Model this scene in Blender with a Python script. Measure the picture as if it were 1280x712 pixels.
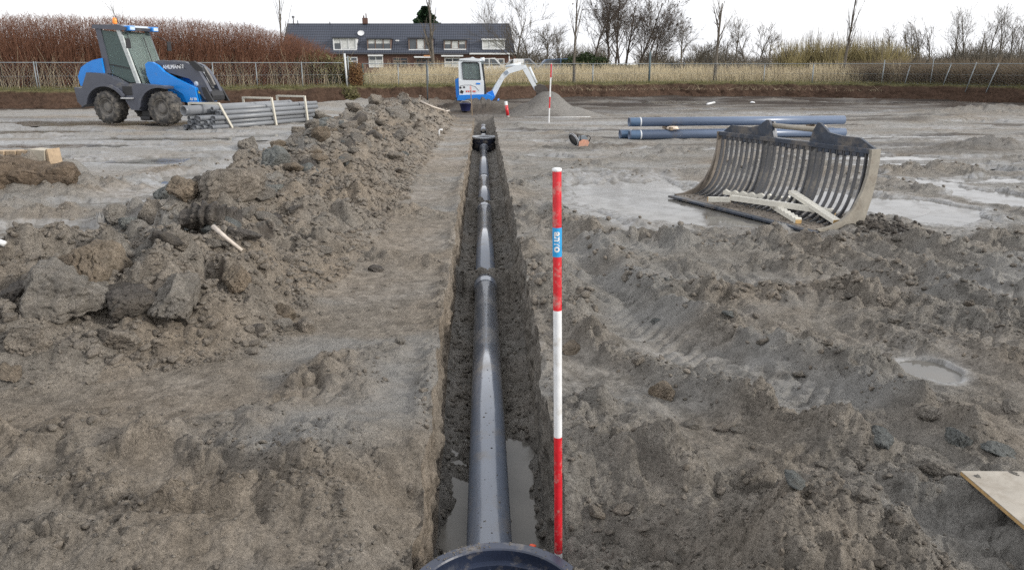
import bpy, bmesh, math, random
import numpy as np
from mathutils import Vector, Matrix
random.seed(7); RNG = np.random.default_rng(7)
for _o in list(bpy.data.objects): bpy.data.objects.remove(_o)
SC = bpy.context.scene
COL = SC.collection

# ------------------------------------------------------------------ camera
FPX, PITCH, YAW, CAMZ = 967.0, math.radians(15.9), math.radians(2.11), 1.75
cd = bpy.data.cameras.new('camera'); cam = bpy.data.objects.new('camera', cd); COL.objects.link(cam)
cd.sensor_width = 36; cd.lens = FPX / 1280 * 36; cd.clip_start = 0.05; cd.clip_end = 3000
cam.location = (0, 0, CAMZ); cam.rotation_euler = (math.pi/2 - PITCH, 0, -YAW)
SC.camera = cam
# ------------------------------------------------------------------ sky, sun, exposure
SUN_EL, SUN_AZ = 24.0, 112.0          # azimuth clockwise from +Y: the sun stands behind the camera, to its right
w = bpy.data.worlds.new('World'); SC.world = w; w.use_nodes = True
nt = w.node_tree; nt.nodes.clear()
wo = nt.nodes.new('ShaderNodeOutputWorld'); bg = nt.nodes.new('ShaderNodeBackground')
sky = nt.nodes.new('ShaderNodeTexSky'); sky.sky_type = 'NISHITA'; sky.sun_disc = False
sky.sun_elevation = math.radians(SUN_EL); sky.sun_rotation = math.radians(SUN_AZ)
sky.air_density = 1.0; sky.dust_density = 3.0; sky.ozone_density = 1.0
tc = nt.nodes.new('ShaderNodeTexCoord'); mp = nt.nodes.new('ShaderNodeMapping'); mp.inputs['Scale'].default_value = (1, 1, 3.2)
cn = nt.nodes.new('ShaderNodeTexNoise'); cn.inputs['Scale'].default_value = 2.2; cn.inputs['Detail'].default_value = 6
cr = nt.nodes.new('ShaderNodeValToRGB')
cr.color_ramp.elements[0].position = .3; cr.color_ramp.elements[0].color = (9.6, 9.8, 10.3, 1)
cr.color_ramp.elements[1].position = .75; cr.color_ramp.elements[1].color = (11.6, 11.6, 11.6, 1)
mx = nt.nodes.new('ShaderNodeMix'); mx.data_type = 'RGBA'; mx.inputs[0].default_value = .93
nt.links.new(tc.outputs['Generated'], mp.inputs[0]); nt.links.new(mp.outputs[0], cn.inputs['Vector'])
nt.links.new(cn.outputs['Fac'], cr.inputs[0]); nt.links.new(sky.outputs[0], mx.inputs[6]); nt.links.new(cr.outputs[0], mx.inputs[7])
nt.links.new(mx.outputs[2], bg.inputs[0]); bg.inputs[1].default_value = .1; nt.links.new(bg.outputs[0], wo.inputs[0])
sd = bpy.data.lights.new('sun', 'SUN'); sun = bpy.data.objects.new('sun', sd); COL.objects.link(sun)
sd.energy = 2.3; sd.angle = math.radians(7); sd.color = (1, .955, .88)
_a, _e = math.radians(SUN_AZ), math.radians(SUN_EL)
_d = Vector((math.sin(_a)*math.cos(_e), math.cos(_a)*math.cos(_e), math.sin(_e)))
sun.rotation_euler = _d.to_track_quat('Z', 'Y').to_euler()
SC.view_settings.view_transform = 'Standard'; SC.view_settings.look = 'None'
SC.view_settings.exposure = 0.30; SC.view_settings.gamma = 1
SC.cycles.use_denoising = False; SC.cycles.sample_clamp_indirect = 2.5; SC.cycles.sample_clamp_direct = 5; SC.cycles.max_bounces = 6

# ------------------------------------------------------------------ where a sight line meets the place
_cp, _sp, _cy, _sy = math.cos(PITCH), math.sin(PITCH), math.cos(YAW), math.sin(YAW)
def ray(px, py):
    u = (px - 640) / FPX; v = (356 - py) / FPX
    fy = _cp + v*_sp; fz = -_sp + v*_cp          # forward (horizontal), up
    return np.array([u*_cy + fy*_sy, -u*_sy + fy*_cy, fz])
def P(px, py, z=0.0):
    r = ray(px, py); t = (z - CAMZ) / r[2]; return Vector((r[0]*t, r[1]*t, z))
def PD(px, py, D):                               # point on the sight line at horizontal forward distance D
    r = ray(px, py); f = r[0]*_sy + r[1]*_cy; t = D / f; return Vector((r[0]*t, r[1]*t, CAMZ + r[2]*t))
def mpp(D): return (D*_cp + (CAMZ)*_sp) / FPX    # metres per photo pixel at a distance

# ------------------------------------------------------------------ noise
_PERM = np.concatenate([RNG.permutation(256)]*3)
def _fade(t): return t*t*t*(t*(t*6-15)+10)
_GA = np.linspace(0, 2*np.pi, 16, endpoint=False); _GX = np.cos(_GA); _GY = np.sin(_GA)
def perlin(x, y, seed=0):
    x = np.asarray(x, float) + seed*17.13; y = np.asarray(y, float) + seed*9.71
    xi = np.floor(x).astype(int); yi = np.floor(y).astype(int); xf = x-xi; yf = y-yi; xi &= 255; yi &= 255
    u = _fade(xf); v = _fade(yf)
    def g(ix, iy, dx, dy):
        h = _PERM[_PERM[ix] + iy] & 15; return _GX[h]*dx + _GY[h]*dy
    x1 = (xi+1) & 255; y1 = (yi+1) & 255
    a = g(xi, yi, xf, yf); b = g(x1, yi, xf-1, yf); c = g(xi, y1, xf, yf-1); d = g(x1, y1, xf-1, yf-1)
    return (a + u*(b-a) + v*((c + u*(d-c)) - (a + u*(b-a)))) * 1.4
def fbm(x, y, octv=4, seed=0, gain=.5):
    r = 0; a = 1; f = 1; n = 0
    for i in range(octv):
        r = r + a*perlin(x*f, y*f, seed+i*3); n += a; a *= gain; f *= 2.03
    return r / n * 1.3
def _h(ix, iy, k):
    return ((_PERM[_PERM[(ix + k*37) & 255] + (iy & 255)] + _PERM[((iy + k*91) & 255) + _PERM[ix & 255]]*7) & 255) / 255.0
def domes(x, y, cell, seed=0, keep=.7):
    """rounded lumps of random size, one per cell: height 0..1"""
    x = np.asarray(x, float)/cell + seed*5.3; y = np.asarray(y, float)/cell + seed*3.1
    xi = np.floor(x).astype(int); yi = np.floor(y).astype(int); out = np.zeros_like(x)
    for dx in (-1, 0, 1):
        for dy in (-1, 0, 1):
            cx = xi+dx; cy = yi+dy
            px = cx + _h(cx, cy, seed+1); py = cy + _h(cx, cy, seed+2)
            r = .35 + .45*_h(cx, cy, seed+3); k = _h(cx, cy, seed+4) < keep
            an = _h(cx, cy, seed+5)*6.28; el = .6 + .4*_h(cx, cy, seed+6)
            ux = (x-px)*np.cos(an) + (y-py)*np.sin(an); uy = (-(x-px)*np.sin(an) + (y-py)*np.cos(an))/el
            d = (ux*ux + uy*uy)/(r*r)
            hh = np.where(k, np.sqrt(np.clip(1-d, 0, 1))*r/.8, 0)
            out = np.maximum(out, hh)
    return out
def sstep(a, b, x):
    t = np.clip((x-a)/(b-a), 0, 1); return t*t*(3-2*t)
def perlin3(p, seed=0):
    a = perlin(p[:, 0], p[:, 1] + 7.7*np.floor(p[:, 2]), seed); b = perlin(p[:, 0], p[:, 1] + 7.7*(np.floor(p[:, 2])+1), seed)
    t = _fade(p[:, 2]-np.floor(p[:, 2])); c = perlin(p[:, 1]+3.3, p[:, 2], seed+1)
    return (a*(1-t) + b*t)*.7 + c*.5

# ------------------------------------------------------------------ object helpers
def tag(o, label=None, cat=None, group=None, kind=None):
    if label: o['label'] = label
    if cat: o['category'] = cat
    if group: o['group'] = group
    if kind: o['kind'] = kind
    return o
def empty(name, loc=(0, 0, 0), rz=0, **k):
    o = bpy.data.objects.new(name, None); o.location = loc; o.rotation_euler = (0, 0, rz); COL.objects.link(o)
    return tag(o, **k)
def link(name, me, mat, parent=None, loc=None):
    o = bpy.data.objects.new(name, me); COL.objects.link(o)
    for m in (mat if isinstance(mat, (list, tuple)) else [mat]):
        if m and len(me.materials) < 8 and m.name not in [x.name for x in me.materials]: me.materials.append(m)
    if parent: o.parent = parent
    if loc is not None: o.location = loc
    return o
def mesh_np(name, v, f, smooth=True, attrs=None):
    """v (n,3), f (m,3) or (m,4) array"""
    me = bpy.data.meshes.new(name); v = np.ascontiguousarray(v, np.float32); f = np.ascontiguousarray(f, np.int32)
    n, k = f.shape
    me.vertices.add(len(v)); me.vertices.foreach_set('co', v.ravel())
    me.loops.add(n*k); me.loops.foreach_set('vertex_index', f.ravel())
    me.polygons.add(n); me.polygons.foreach_set('loop_start', np.arange(0, n*k, k, dtype=np.int32))
    try: me.polygons.foreach_set('loop_total', np.full(n, k, np.int32))
    except Exception: pass
    me.update(calc_edges=True)
    if smooth: me.polygons.foreach_set('use_smooth', np.ones(n, bool))
    for an, av in (attrs or {}).items():
        at = me.attributes.new(an, 'FLOAT', 'POINT'); at.data.foreach_set('value', np.ascontiguousarray(av, np.float32))
    return me
class MB:
    """collects boxes, bars, prisms, lathes; build() links them as ONE mesh"""
    def __init__(s): s.bm = bmesh.new()
    def box(s, c, d, rot=None):
        m = Matrix.Translation(Vector(c)) @ (rot.to_4x4() if rot else Matrix.Identity(4)) @ Matrix.Diagonal((d[0], d[1], d[2], 1))
        bmesh.ops.create_cube(s.bm, size=1, matrix=m); return s
    def bar(s, a, b, wd, th=None, up=(0, 0, 1)):
        a, b = Vector(a), Vector(b); d = b-a; L = d.length; d.normalize(); u = Vector(up)
        if abs(d.dot(u)) > .98: u = Vector((0, 1, 0))
        sx = d.cross(u).normalized(); sz = sx.cross(d).normalized()
        R = Matrix((sx, d, sz)).transposed()
        return s.box((a+b)/2, (wd, L, th or wd), R)
    def tube(s, pts, r, n=10, cap=True):
        pts = [Vector(p) for p in pts]; rs = r if isinstance(r, (list, tuple)) else [r]*len(pts); rings = []
        pu = None
        for i, p in enumerate(pts):
            d = (pts[min(i+1, len(pts)-1)] - pts[max(i-1, 0)]).normalized()
            u = pu if pu is not None else (Vector((0, 0, 1)) if abs(d.z) < .9 else Vector((1, 0, 0)))
            sx = d.cross(u).normalized(); sy = sx.cross(d).normalized(); pu = sy
            rings.append([s.bm.verts.new(p + (sx*math.cos(2*math.pi*k/n) + sy*math.sin(2*math.pi*k/n))*rs[i]) for k in range(n)])
        for a, b in zip(rings, rings[1:]):
            for k in range(n):
                f = s.bm.faces.new((a[k], a[(k+1) % n], b[(k+1) % n], b[k])); f.smooth = True
        if cap:
            s.bm.faces.new(rings[0][::-1]); s.bm.faces.new(rings[-1])
        return s
    def prism(s, poly, y0, y1, f=lambda x, y, z: (x, y, z)):
        """poly of (x,z) pulled from y0 to y1"""
        a = [s.bm.verts.new(f(x, y0, z)) for x, z in poly]; b = [s.bm.verts.new(f(x, y1, z)) for x, z in poly]
        n = len(poly)
        s.bm.faces.new(a); s.bm.faces.new(b[::-1])
        for i in range(n): s.bm.faces.new((a[i], b[i], b[(i+1) % n], a[(i+1) % n]))
        return s
    def lathe(s, prof, n=32, M=Matrix.Identity(4), smooth=True, closed=False):
        """prof of (r, z) spun about z"""
        rings = []
        for r, z in prof:
            rings.append([s.bm.verts.new(M @ Vector((r*math.cos(2*math.pi*k/n), r*math.sin(2*math.pi*k/n), z))) for k in range(n)])
        pr = list(zip(rings, rings[1:])) + ([(rings[-1], rings[0])] if closed else [])
        for a, b in pr:
            for k in range(n):
                f = s.bm.faces.new((a[k], a[(k+1) % n], b[(k+1) % n], b[k])); f.smooth = smooth
        return s
    def build(s, name, mat, parent=None, bevel=0, loc=None, sm=False):
        if bevel:
            es = [e for e in s.bm.edges if len(e.link_faces) == 2 and e.calc_face_angle(0) > .5]
            if es: bmesh.ops.bevel(s.bm, geom=es, offset=bevel, segments=2, profile=.6, affect='EDGES', clamp_overlap=True)
        bmesh.ops.recalc_face_normals(s.bm, faces=s.bm.faces)
        me = bpy.data.meshes.new(name); s.bm.to_mesh(me); s.bm.free()
        if sm: me.polygons.foreach_set('use_smooth', np.ones(len(me.polygons), bool))
        return link(name, me, mat, parent, loc)
def text_part(name, body, size, mat, parent, M, depth=.004):
    c = bpy.data.curves.new(name, 'FONT'); c.body = body; c.size = size; c.extrude = depth; c.offset = size*.025
    c.align_x = 'CENTER'; c.align_y = 'CENTER'; c.resolution_u = 3
    t = bpy.data.objects.new(name, c); COL.objects.link(t)
    dg = bpy.context.evaluated_depsgraph_get(); me = bpy.data.meshes.new_from_object(t.evaluated_get(dg)); bpy.data.objects.remove(t)
    me.materials.clear(); me.transform(M); return link(name, me, mat, parent)
def strands(pts, rad, sides=3):
    """pts (n,k,3), rad (n,k) -> verts, quad faces of thin tapering prisms"""
    n, k, _ = pts.shape
    d = np.gradient(pts, axis=1); d /= np.linalg.norm(d, axis=2, keepdims=True)+1e-9
    ref = np.zeros_like(d); ref[..., 0] = 1; m = np.abs(d[..., 0]) > .8; ref[m] = (0, 1, 0)
    s1 = np.cross(d, ref); s1 /= np.linalg.norm(s1, axis=2, keepdims=True)+1e-9; s2 = np.cross(d, s1)
    ang = np.arange(sides)*2*np.pi/sides
    V = pts[:, :, None, :] + rad[:, :, None, None]*(np.cos(ang)[None, None, :, None]*s1[:, :, None, :] + np.sin(ang)[None, None, :, None]*s2[:, :, None, :])
    idx = np.arange(n*k*sides).reshape(n, k, sides); nx = np.roll(idx, -1, axis=2)
    F = np.stack([idx[:, :-1], nx[:, :-1], nx[:, 1:], idx[:, 1:]], axis=-1).reshape(-1, 4)
    return V.reshape(-1, 3), F
def joinvf(lst):
    V = []; F = []; o = 0
    for v, f in lst: V.append(v); F.append(f+o); o += len(v)
    return np.concatenate(V), np.concatenate(F)

# ------------------------------------------------------------------ materials
def nodes(name):
    m = bpy.data.materials.new(name); m.use_nodes = True; t = m.node_tree; b = t.nodes['Principled BSDF']; return m, t, b
def N(t, kind, **k):
    n = t.nodes.new(kind)
    for a, v in k.items():
        if a.startswith('i_'): n.inputs[a[2:].replace('_', ' ')].default_value = v
        else: setattr(n, a, v)
    return n
def noise_node(t, vec, scale, detail=4, rough=.55):
    n = N(t, 'ShaderNodeTexNoise'); n.inputs['Scale'].default_value = scale; n.inputs['Detail'].default_value = detail
    n.inputs['Roughness'].default_value = rough
    if vec is not None: t.links.new(vec, n.inputs['Vector'])
    return n.outputs['Fac']
def ramp(t, fac, stops):
    r = N(t, 'ShaderNodeValToRGB'); e = r.color_ramp.elements
    while len(e) < len(stops): e.new(.5)
    for el, (p, c) in zip(e, stops): el.position = p; el.color = (c[0], c[1], c[2], 1) if hasattr(c, '__len__') else (c, c, c, 1)
    t.links.new(fac, r.inputs[0]); return r.outputs[0]
def mixc(t, fac, a, b, mode='MIX'):
    m = N(t, 'ShaderNodeMix'); m.data_type = 'RGBA'; m.blend_type = mode
    for s, x in ((0, fac), (6, a), (7, b)):
        if hasattr(x, 'is_linked') or isinstance(x, bpy.types.NodeSocket): t.links.new(x, m.inputs[s])
        elif s == 0: m.inputs[0].default_value = x
        else: m.inputs[s].default_value = (x[0], x[1], x[2], 1)
    return m.outputs[2]
def mth(t, op, a, b=None, clamp=False):
    m = N(t, 'ShaderNodeMath'); m.operation = op; m.use_clamp = clamp
    for i, x in enumerate((a, b)):
        if x is None: continue
        if isinstance(x, bpy.types.NodeSocket): t.links.new(x, m.inputs[i])
        else: m.inputs[i].default_value = x
    return m.outputs[0]
def bump(t, h, dist, strength=1, prev=None):
    b = N(t, 'ShaderNodeBump'); b.inputs['Distance'].default_value = dist; b.inputs['Strength'].default_value = strength
    t.links.new(h, b.inputs['Height'])
    if prev is not None: t.links.new(prev, b.inputs['Normal'])
    return b.outputs[0]
def soil(name, grey, brown, tone=None, attr=False):
    """mud or clay: two earth colours, pale tint for dried skin and painted wet sheen, wetness and crumbly relief"""
    m, t, b = nodes(name); co = N(t, 'ShaderNodeTexCoord').outputs['Object']
    n1 = noise_node(t, co, 1.3, 6); n2 = noise_node(t, co, 9, 6, .65); n3 = noise_node(t, co, 60, 6, .7)
    if attr:
        def A(nm):
            a = N(t, 'ShaderNodeAttribute'); a.attribute_name = nm; return a.outputs['Fac']
        tn, wet, dark, grass = A('tone'), A('wet'), A('dark'), A('pale')
        f = mth(t, 'ADD', tn, mth(t, 'MULTIPLY', mth(t, 'SUBTRACT', n1, .5), 1.3), True)
    else:
        f = mth(t, 'ADD', mth(t, 'MULTIPLY', mth(t, 'SUBTRACT', n1, .5), 1.5), .5 if tone is None else tone, True)
    c = mixc(t, f, grey, brown)
    v = ramp(t, n2, [(.3, .62), (.5, .98), (.72, 1.34)]); c = mixc(t, 1.0, c, v, 'MULTIPLY')
    v = ramp(t, n3, [(.32, .62), (.52, 1.02), (.72, 1.32)]); c = mixc(t, 1.0, c, v, 'MULTIPLY')
    if attr:
        c = mixc(t, grass, c, mixc(t, n2, (.25, .245, .235), (.38, .372, .355)))  # pale tint: dried skin, plus the painted sheen of the far flats
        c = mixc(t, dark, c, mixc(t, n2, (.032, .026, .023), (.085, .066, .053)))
        wn = mth(t, 'MULTIPLY', wet, ramp(t, n2, [(.35, .3), (.6, 1.0)]), True)
        c = mixc(t, wn, c, mixc(t, 1.0, c, (.72, .75, .8), 'MULTIPLY'))
        wd_ = mth(t, 'MULTIPLY', wn, mth(t, 'SUBTRACT', 1.0, dark, True), True)
        ro = mth(t, 'SUBTRACT', .92, mth(t, 'MULTIPLY', wd_, .68)); t.links.new(ro, b.inputs['Roughness'])
        t.links.new(mth(t, 'ADD', .13, mth(t, 'MULTIPLY', wd_, .42)), b.inputs['Specular IOR Level'])
    else:
        b.inputs['Roughness'].default_value = .8; b.inputs['Specular IOR Level'].default_value = .3
    t.links.new(c, b.inputs['Base Color'])
    h1 = noise_node(t, co, 28, 8, .75); h2 = noise_node(t, co, 140, 5, .7)
    vo = N(t, 'ShaderNodeTexVoronoi'); vo.feature = 'DISTANCE_TO_EDGE'; vo.inputs['Scale'].default_value = 22
    t.links.new(mixc(t, .06, co, N(t, 'ShaderNodeTexNoise').outputs['Color'], 'ADD'), vo.inputs['Vector'])
    vh = ramp(t, vo.outputs['Distance'], [(.0, 0.0), (.1, 1.0)])
    k = ramp(t, noise_node(t, co, 2.1, 3), [(.45, 0.0), (.6, 1.0)])
    bb = None
    for hh_, dd_, ss_ in ((h1, .05, 1.0), (h2, .010, 1.0), (mth(t, 'MULTIPLY', vh, k), .006, .55)):
        bb = bump(t, hh_, dd_, ss_, bb)
        if attr: t.links.new(mth(t, 'SUBTRACT', ss_, mth(t, 'MULTIPLY', wd_, .85*ss_), True), bb.node.inputs['Strength'])
    t.links.new(bb, b.inputs['Normal']); return m
def plain(name, col, rough=.5, var=.12, scale=14, metal=0, dirt=None, dirt_amt=.5, spec=.5, bmp=0, coat=0, attr_scale=None):
    """paint, plastic, wood, metal with mottling and, where asked, a film of dirt"""
    m, t, b = nodes(name); co = N(t, 'ShaderNodeTexCoord').outputs['Object']
    n = noise_node(t, co, scale, 5, .6)
    c = mixc(t, 1.0, col, ramp(t, n, [(.3, 1-var), (.7, 1+var)]), 'MULTIPLY')
    if dirt:
        n2 = noise_node(t, co, scale*.45, 8, .7)
        d = ramp(t, n2, [(.62-dirt_amt*.35, 0.0), (.74-dirt_amt*.22, 1.0)])
        c = mixc(t, mth(t, 'MULTIPLY', d, .85), c, dirt)
        t.links.new(mth(t, 'ADD', mth(t, 'MULTIPLY', d, .8-rough), rough, True), b.inputs['Roughness'])
    else: b.inputs['Roughness'].default_value = rough
    t.links.new(c, b.inputs['Base Color']); b.inputs['Metallic'].default_value = metal
    b.inputs['Specular IOR Level'].default_value = spec; b.inputs['Coat Weight'].default_value = coat; b.inputs['Coat Roughness'].default_value = .13
    if bmp: t.links.new(bump(t, noise_node(t, co, scale*4, 6, .7), bmp, .8), b.inputs['Normal'])
    return m
MUD = soil('mud', (.250, .236, .214), (.284, .238, .188), attr=True)
CLAY = soil('clay', (.248, .231, .207), (.282, .234, .184), .5)
CLAY_GREY = soil('clay_grey', (.235, .220, .198), (.27, .235, .195), .4)
CLAY_BLUE = soil('clay_blue_grey', (.165, .185, .19), (.21, .20, .175), .45)
CLAY_DARK = soil('clay_dark', (.075, .072, .075), (.175, .15, .12), .5)
CLAY_TAN = soil('clay_tan', (.235, .205, .165), (.265, .20, .14), .5)
MUDC = (.21, .185, .155)

# ================================================================== THE GROUND
def interp(x, pts): return np.interp(x, [p[0] for p in pts], [p[1] for p in pts])
# heap of dug soil along the left of the trench
def heap(x, y):
    cx = interp(y, [(3, -3.1), (5.2, -3.0), (6.2, -2.45), (7.2, -2.6), (8, -2.95), (12, -3.05), (18, -3.1), (22, -2.8), (26, -2.2)])
    foot = interp(y, [(4, -1.7), (4.8, -1.45), (5.4, -1.12), (7.8, -.82), (12, -.78), (20, -.75), (27, -.6)])
    hc = interp(y, [(4.0, .0), (4.5, .2), (5.2, .42), (6.5, .36), (7.6, .31), (9, .35), (12, .38), (16, .40), (20, .50), (24, .64), (25.6, .48), (27.2, 0)])
    edge = .18*fbm(x*1.3, y*1.3, 3, 40)
    wr = np.maximum(foot - cx, .3) + edge; wl = interp(y, [(4, 2.2), (5.3, 1.6), (5.9, .9), (6.5, .40), (7.2, .5), (8, .7), (9, .75), (20, 1.0), (27, .9)]) + edge
    t = np.where(x > cx, (x-cx)/wr, (cx-x)/wl)
    h = hc*(1 - sstep(.12, 1.0, t))
    # lobes of the near end
    h = h + .20*np.exp(-(((x+1.95)/.42)**2 + ((y-4.95)/.38)**2)) + .14*np.exp(-(((x+2.9)/.5)**2 + ((y-4.9)/.4)**2)) + .10*np.exp(-(((x+3.6)/.5)**2 + ((y-4.7)/.5)**2))
    m = sstep(.0, .12, h)
    l = .26*domes(x, y, .46, 11) + .15*domes(x, y, .22, 12, .85) + .07*domes(x, y, .11, 13, .9) + .03*domes(x, y, .055, 14, .9)
    l = l*(.75 + .9*fbm(x*.9, y*.9, 2, 15))
    h2 = h*(1 + .5*fbm(x*1.6, y*1.6, 3, 16)) + m*l*.68
    return np.where(h > .004, np.maximum(h2, 0), 0), h
BANKPX = [(-900, 141), (-200, 137), (0, 135.5), (200, 133), (330, 130), (430, 128), (470, 127), (600, 125.5), (700, 121.5), (850, 120), (1000, 121), (1100, 122.5), (1180, 124.5), (1280, 129), (1450, 135), (1700, 142)]
BANK = [P(x, y, 0) for x, y in BANKPX]
PUD = []                     # (cx, cy, rx, ry, level, seed)
def pud(px, py, hw, hh, lev=-.022):
    a = P(px, py-hh, 0); b = P(px, py+hh, 0); c = P(px, py, 0); D = math.hypot(c.x, c.y)
    PUD.append((c.x, (a.y+b.y)/2, hw*mpp(D), max((a.y-b.y)/2, .08), lev-.0008*len(PUD), len(PUD)))
for q in [(815, 250, 100, 31), (925, 272, 75, 13), (1045, 252, 75, 15), (1150, 262, 66, 20), (1172, 228, 26, 6), (1262, 249, 42, 17), (1240, 224, 50, 4), (745, 214, 40, 3), (1120, 197, 70, 2.5), (1162, 461, 34, 15, -.012),
          (1200, 181.5, 95, 1.8), (1130, 204, 75, 3), (1262, 196, 45, 2.5), (1120, 122.5, 62, 1.6), (1190, 127, 50, 1.6), (1085, 189, 20, 3), (1010, 141, 80, 1.5), (1130, 170, 60, 2.2),
          (700, 163, 60, 1.2), (860, 136, 50, 1.3), (720, 196, 34, 1.6), (690, 176, 22, 1.5),
          (110, 152, 160, 3.2), (60, 181, 130, 4), (190, 200, 95, 4.5), (330, 168, 45, 3), (150, 292, 60, 17), (40, 287, 75, 10), (255, 222, 60, 9), (150, 318, 45, 9), (300, 196, 40, 4), (0, 214, 40, 6), (190, 172, 110, 3), (120, 252, 50, 3.5), (20, 165, 110, 2.5)]: pud(*q)
_r = random.Random(3)
for _ in range(26): pud(_r.uniform(660, 1300), 124 + 82*_r.random()**1.1, _r.uniform(12, 60), _r.uniform(.5, 2.2))
for _ in range(32): pud(_r.uniform(-40, 350), 143 + 62*_r.random(), _r.uniform(20, 90), _r.uniform(.6, 2.4))
for _ in range(6): pud(_r.uniform(1080, 1290), 210 + 45*_r.random(), _r.uniform(12, 30), _r.uniform(1.5, 4))
def pudmask(x, y, only=None):
    """>0 inside a puddle, with a ragged rim"""
    m = np.full(np.shape(x), -1.0); lv = np.zeros(np.shape(x))
    for cx, cy, rx, ry, lev, sd in PUD:
        near = (np.abs(x-cx) < rx*1.7) & (np.abs(y-cy) < ry*1.7)
        if not near.any(): continue
        xx, yy = x[near], y[near]
        k = 1 - np.hypot((xx-cx)/rx, (yy-cy)/ry) + .38*fbm(xx*2.2/max(rx, .6), yy*2.2/max(ry, .35), 4, 50+sd)
        cur = m[near]; l2 = lv[near]; up = k > cur; cur[up] = k[up]; l2[up] = lev; m[near] = cur; lv[near] = l2
    return m, lv
# ruts and ridges: (polyline of photo points on the ground, width m, height m, lugs)
def gl(*pts): return [P(x, y, 0) for x, y in pts]
RUTS = [(gl((690, 262), (730, 300), (790, 345), (850, 388), (930, 425), (1010, 452), (1090, 470)), .16, .085, 0),
        (gl((700, 300), (745, 350), (800, 405), (900, 455), (1010, 500), (1120, 540)), .30, -.055, 1),
        (gl((705, 395), (760, 440), (840, 480), (930, 510), (1040, 560)), .13, .05, 0),
        (gl((760, 560), (820, 575), (870, 610), (900, 660), (960, 700)), .12, .06, 0),
        (gl((720, 330), (860, 345), (1020, 350), (1150, 352)), .22, -.035, 1),
        (gl((880, 372), (1020, 372), (1180, 400), (1300, 430)), .22, .04, 1),
        (gl((1000, 290), (1090, 320), (1200, 352), (1330, 392)), .25, -.05, 1),
        (gl((1000, 305), (1080, 335), (1180, 372), (1330, 420)), .12, .05, 0),
        (gl((1100, 300), (1200, 322), (1330, 350)), .12, .05, 0),
        (gl((1085, 640), (1180, 640), (1300, 690)), .35, -.05, 1),
        (gl((1000, 610), (1090, 600), (1200, 610), (1300, 690)), .10, .05, 0),
        (gl((960, 700), (1010, 650), (1060, 640), (1110, 700)), .16, .08, 0),
        (gl((0, 330), (60, 300), (200, 262), (330, 215)), .35, .03, 1),
        (gl((0, 262), (150, 232), (280, 200)), .35, .05, 0),
        (gl((-100, 160), (420, 147)), .3, -.03, 0), (gl((-100, 172), (400, 158)), .3, .025, 0), (gl((-100, 190), (330, 176)), .25, -.03, 0),
        (gl((0, 560), (120, 580), (230, 575), (330, 600), (420, 640), (450, 712)), .10, .045, 0),
        (gl((0, 640), (80, 615), (180, 640), (350, 640), (420, 655)), .09, .045, 0),
        (gl((640, 235), (700, 222), (900, 215), (1200, 212)), .3, .03, 0),
        (gl((640, 158), (800, 185), (880, 190)), .3, .03, 0),
        (gl((760, 300), (900, 312), (1100, 305), (1280, 330)), .2, .04, 0)]
# single swells and hollows: photo point, radii in metres, height, turn
BUMPS = [((235, 618), .30, .13, -.10, .15), ((400, 600), .35, .5, .07, .4), ((470, 560), .22, .35, .05, .2), ((300, 540), .5, .2, .035, 0),
         ((60, 560), .6, .15, .04, .1), ((120, 690), .7, .16, .07, 0), ((440, 690), .25, .2, -.05, 0), ((508, 660), .13, .32, -.13, 0), ((515, 610), .12, .16, -.07, 0), ((722, 650), .16, .30, -.09, 0), ((30, 600), .2, .15, -.04, 0),
         ((760, 640), .28, .30, -.17, 0), ((860, 660), .3, .28, -.12, 0), ((930, 600), .25, .12, -.05, 0), ((1040, 690), .28, .22, .12, .3),
         ((820, 500), .25, .15, .03, 0), ((960, 395), .6, .2, .04, 0), ((1060, 560), .35, .12, .05, 0), ((1190, 560), .3, .15, .05, 0), ((1010, 700), .1, .2, .03, 0),
         ((1235, 187), 1.0, .5, .22, 0), ((1180, 205), .8, .35, .07, 0), ((1140, 150), 2.2, .9, .10, 0), ((930, 126), 6, 1.6, .12, 0), ((1245, 143), 2.5, 1.6, .30, 0), ((760, 125), 5, 1.5, .10, 0), ((1270, 121), 1.5, 1.0, .6, 0),
         ((1110, 275), .22, .18, .08, 0), ((600, 139.5), 1.9, .8, .46, 0), ((520, 131), 2.6, .9, .25, 0), ((470, 129.5), 2.5, .8, .18, 0), ((430, 133), 2.0, 1.0, .22, 0), ((390, 143), 1.2, .8, .16, 0),
         ((35, 232), .75, .40, .36, 0), ((75, 226), .4, .28, .26, 0), ((-60, 236), .8, .5, .36, 0), ((10, 245), .9, .3, .16, 0), ((120, 210), 1.2, .5, .05, 0), ((60, 270), 1.2, .35, .06, 0),
         ((640, 235), .3, 1.2, .03, 0), ((570, 240), .25, .8, .05, 0), ((520, 330), .25, .3, .04, 0), ((640, 142), 1.2, .7, .12, 0)]
BUMPS = [(P(p[0], p[1], 0), rx, ry, h, a) for p, rx, ry, h, a in BUMPS]
SANDC = P(690, 146, 0)
def sandpile(x, y):
    a = np.exp(-np.abs(((x-SANDC.x+.05)/.92)**2 + ((y-SANDC.y-1.0)/.95)**2)**.8)*.95
    b = np.exp(-(((x-SANDC.x-.8)/.9)**2 + ((y-SANDC.y-.6)/.8)**2))*.36 + np.exp(-(((x-SANDC.x+.85)/.65)**2 + ((y-SANDC.y-.9)/.8)**2))*.45
    h = np.maximum(a, b)*(1 + .10*fbm(x*1.5, y*1.5, 3, 70)) - .06
    return np.maximum(h, 0)
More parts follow.
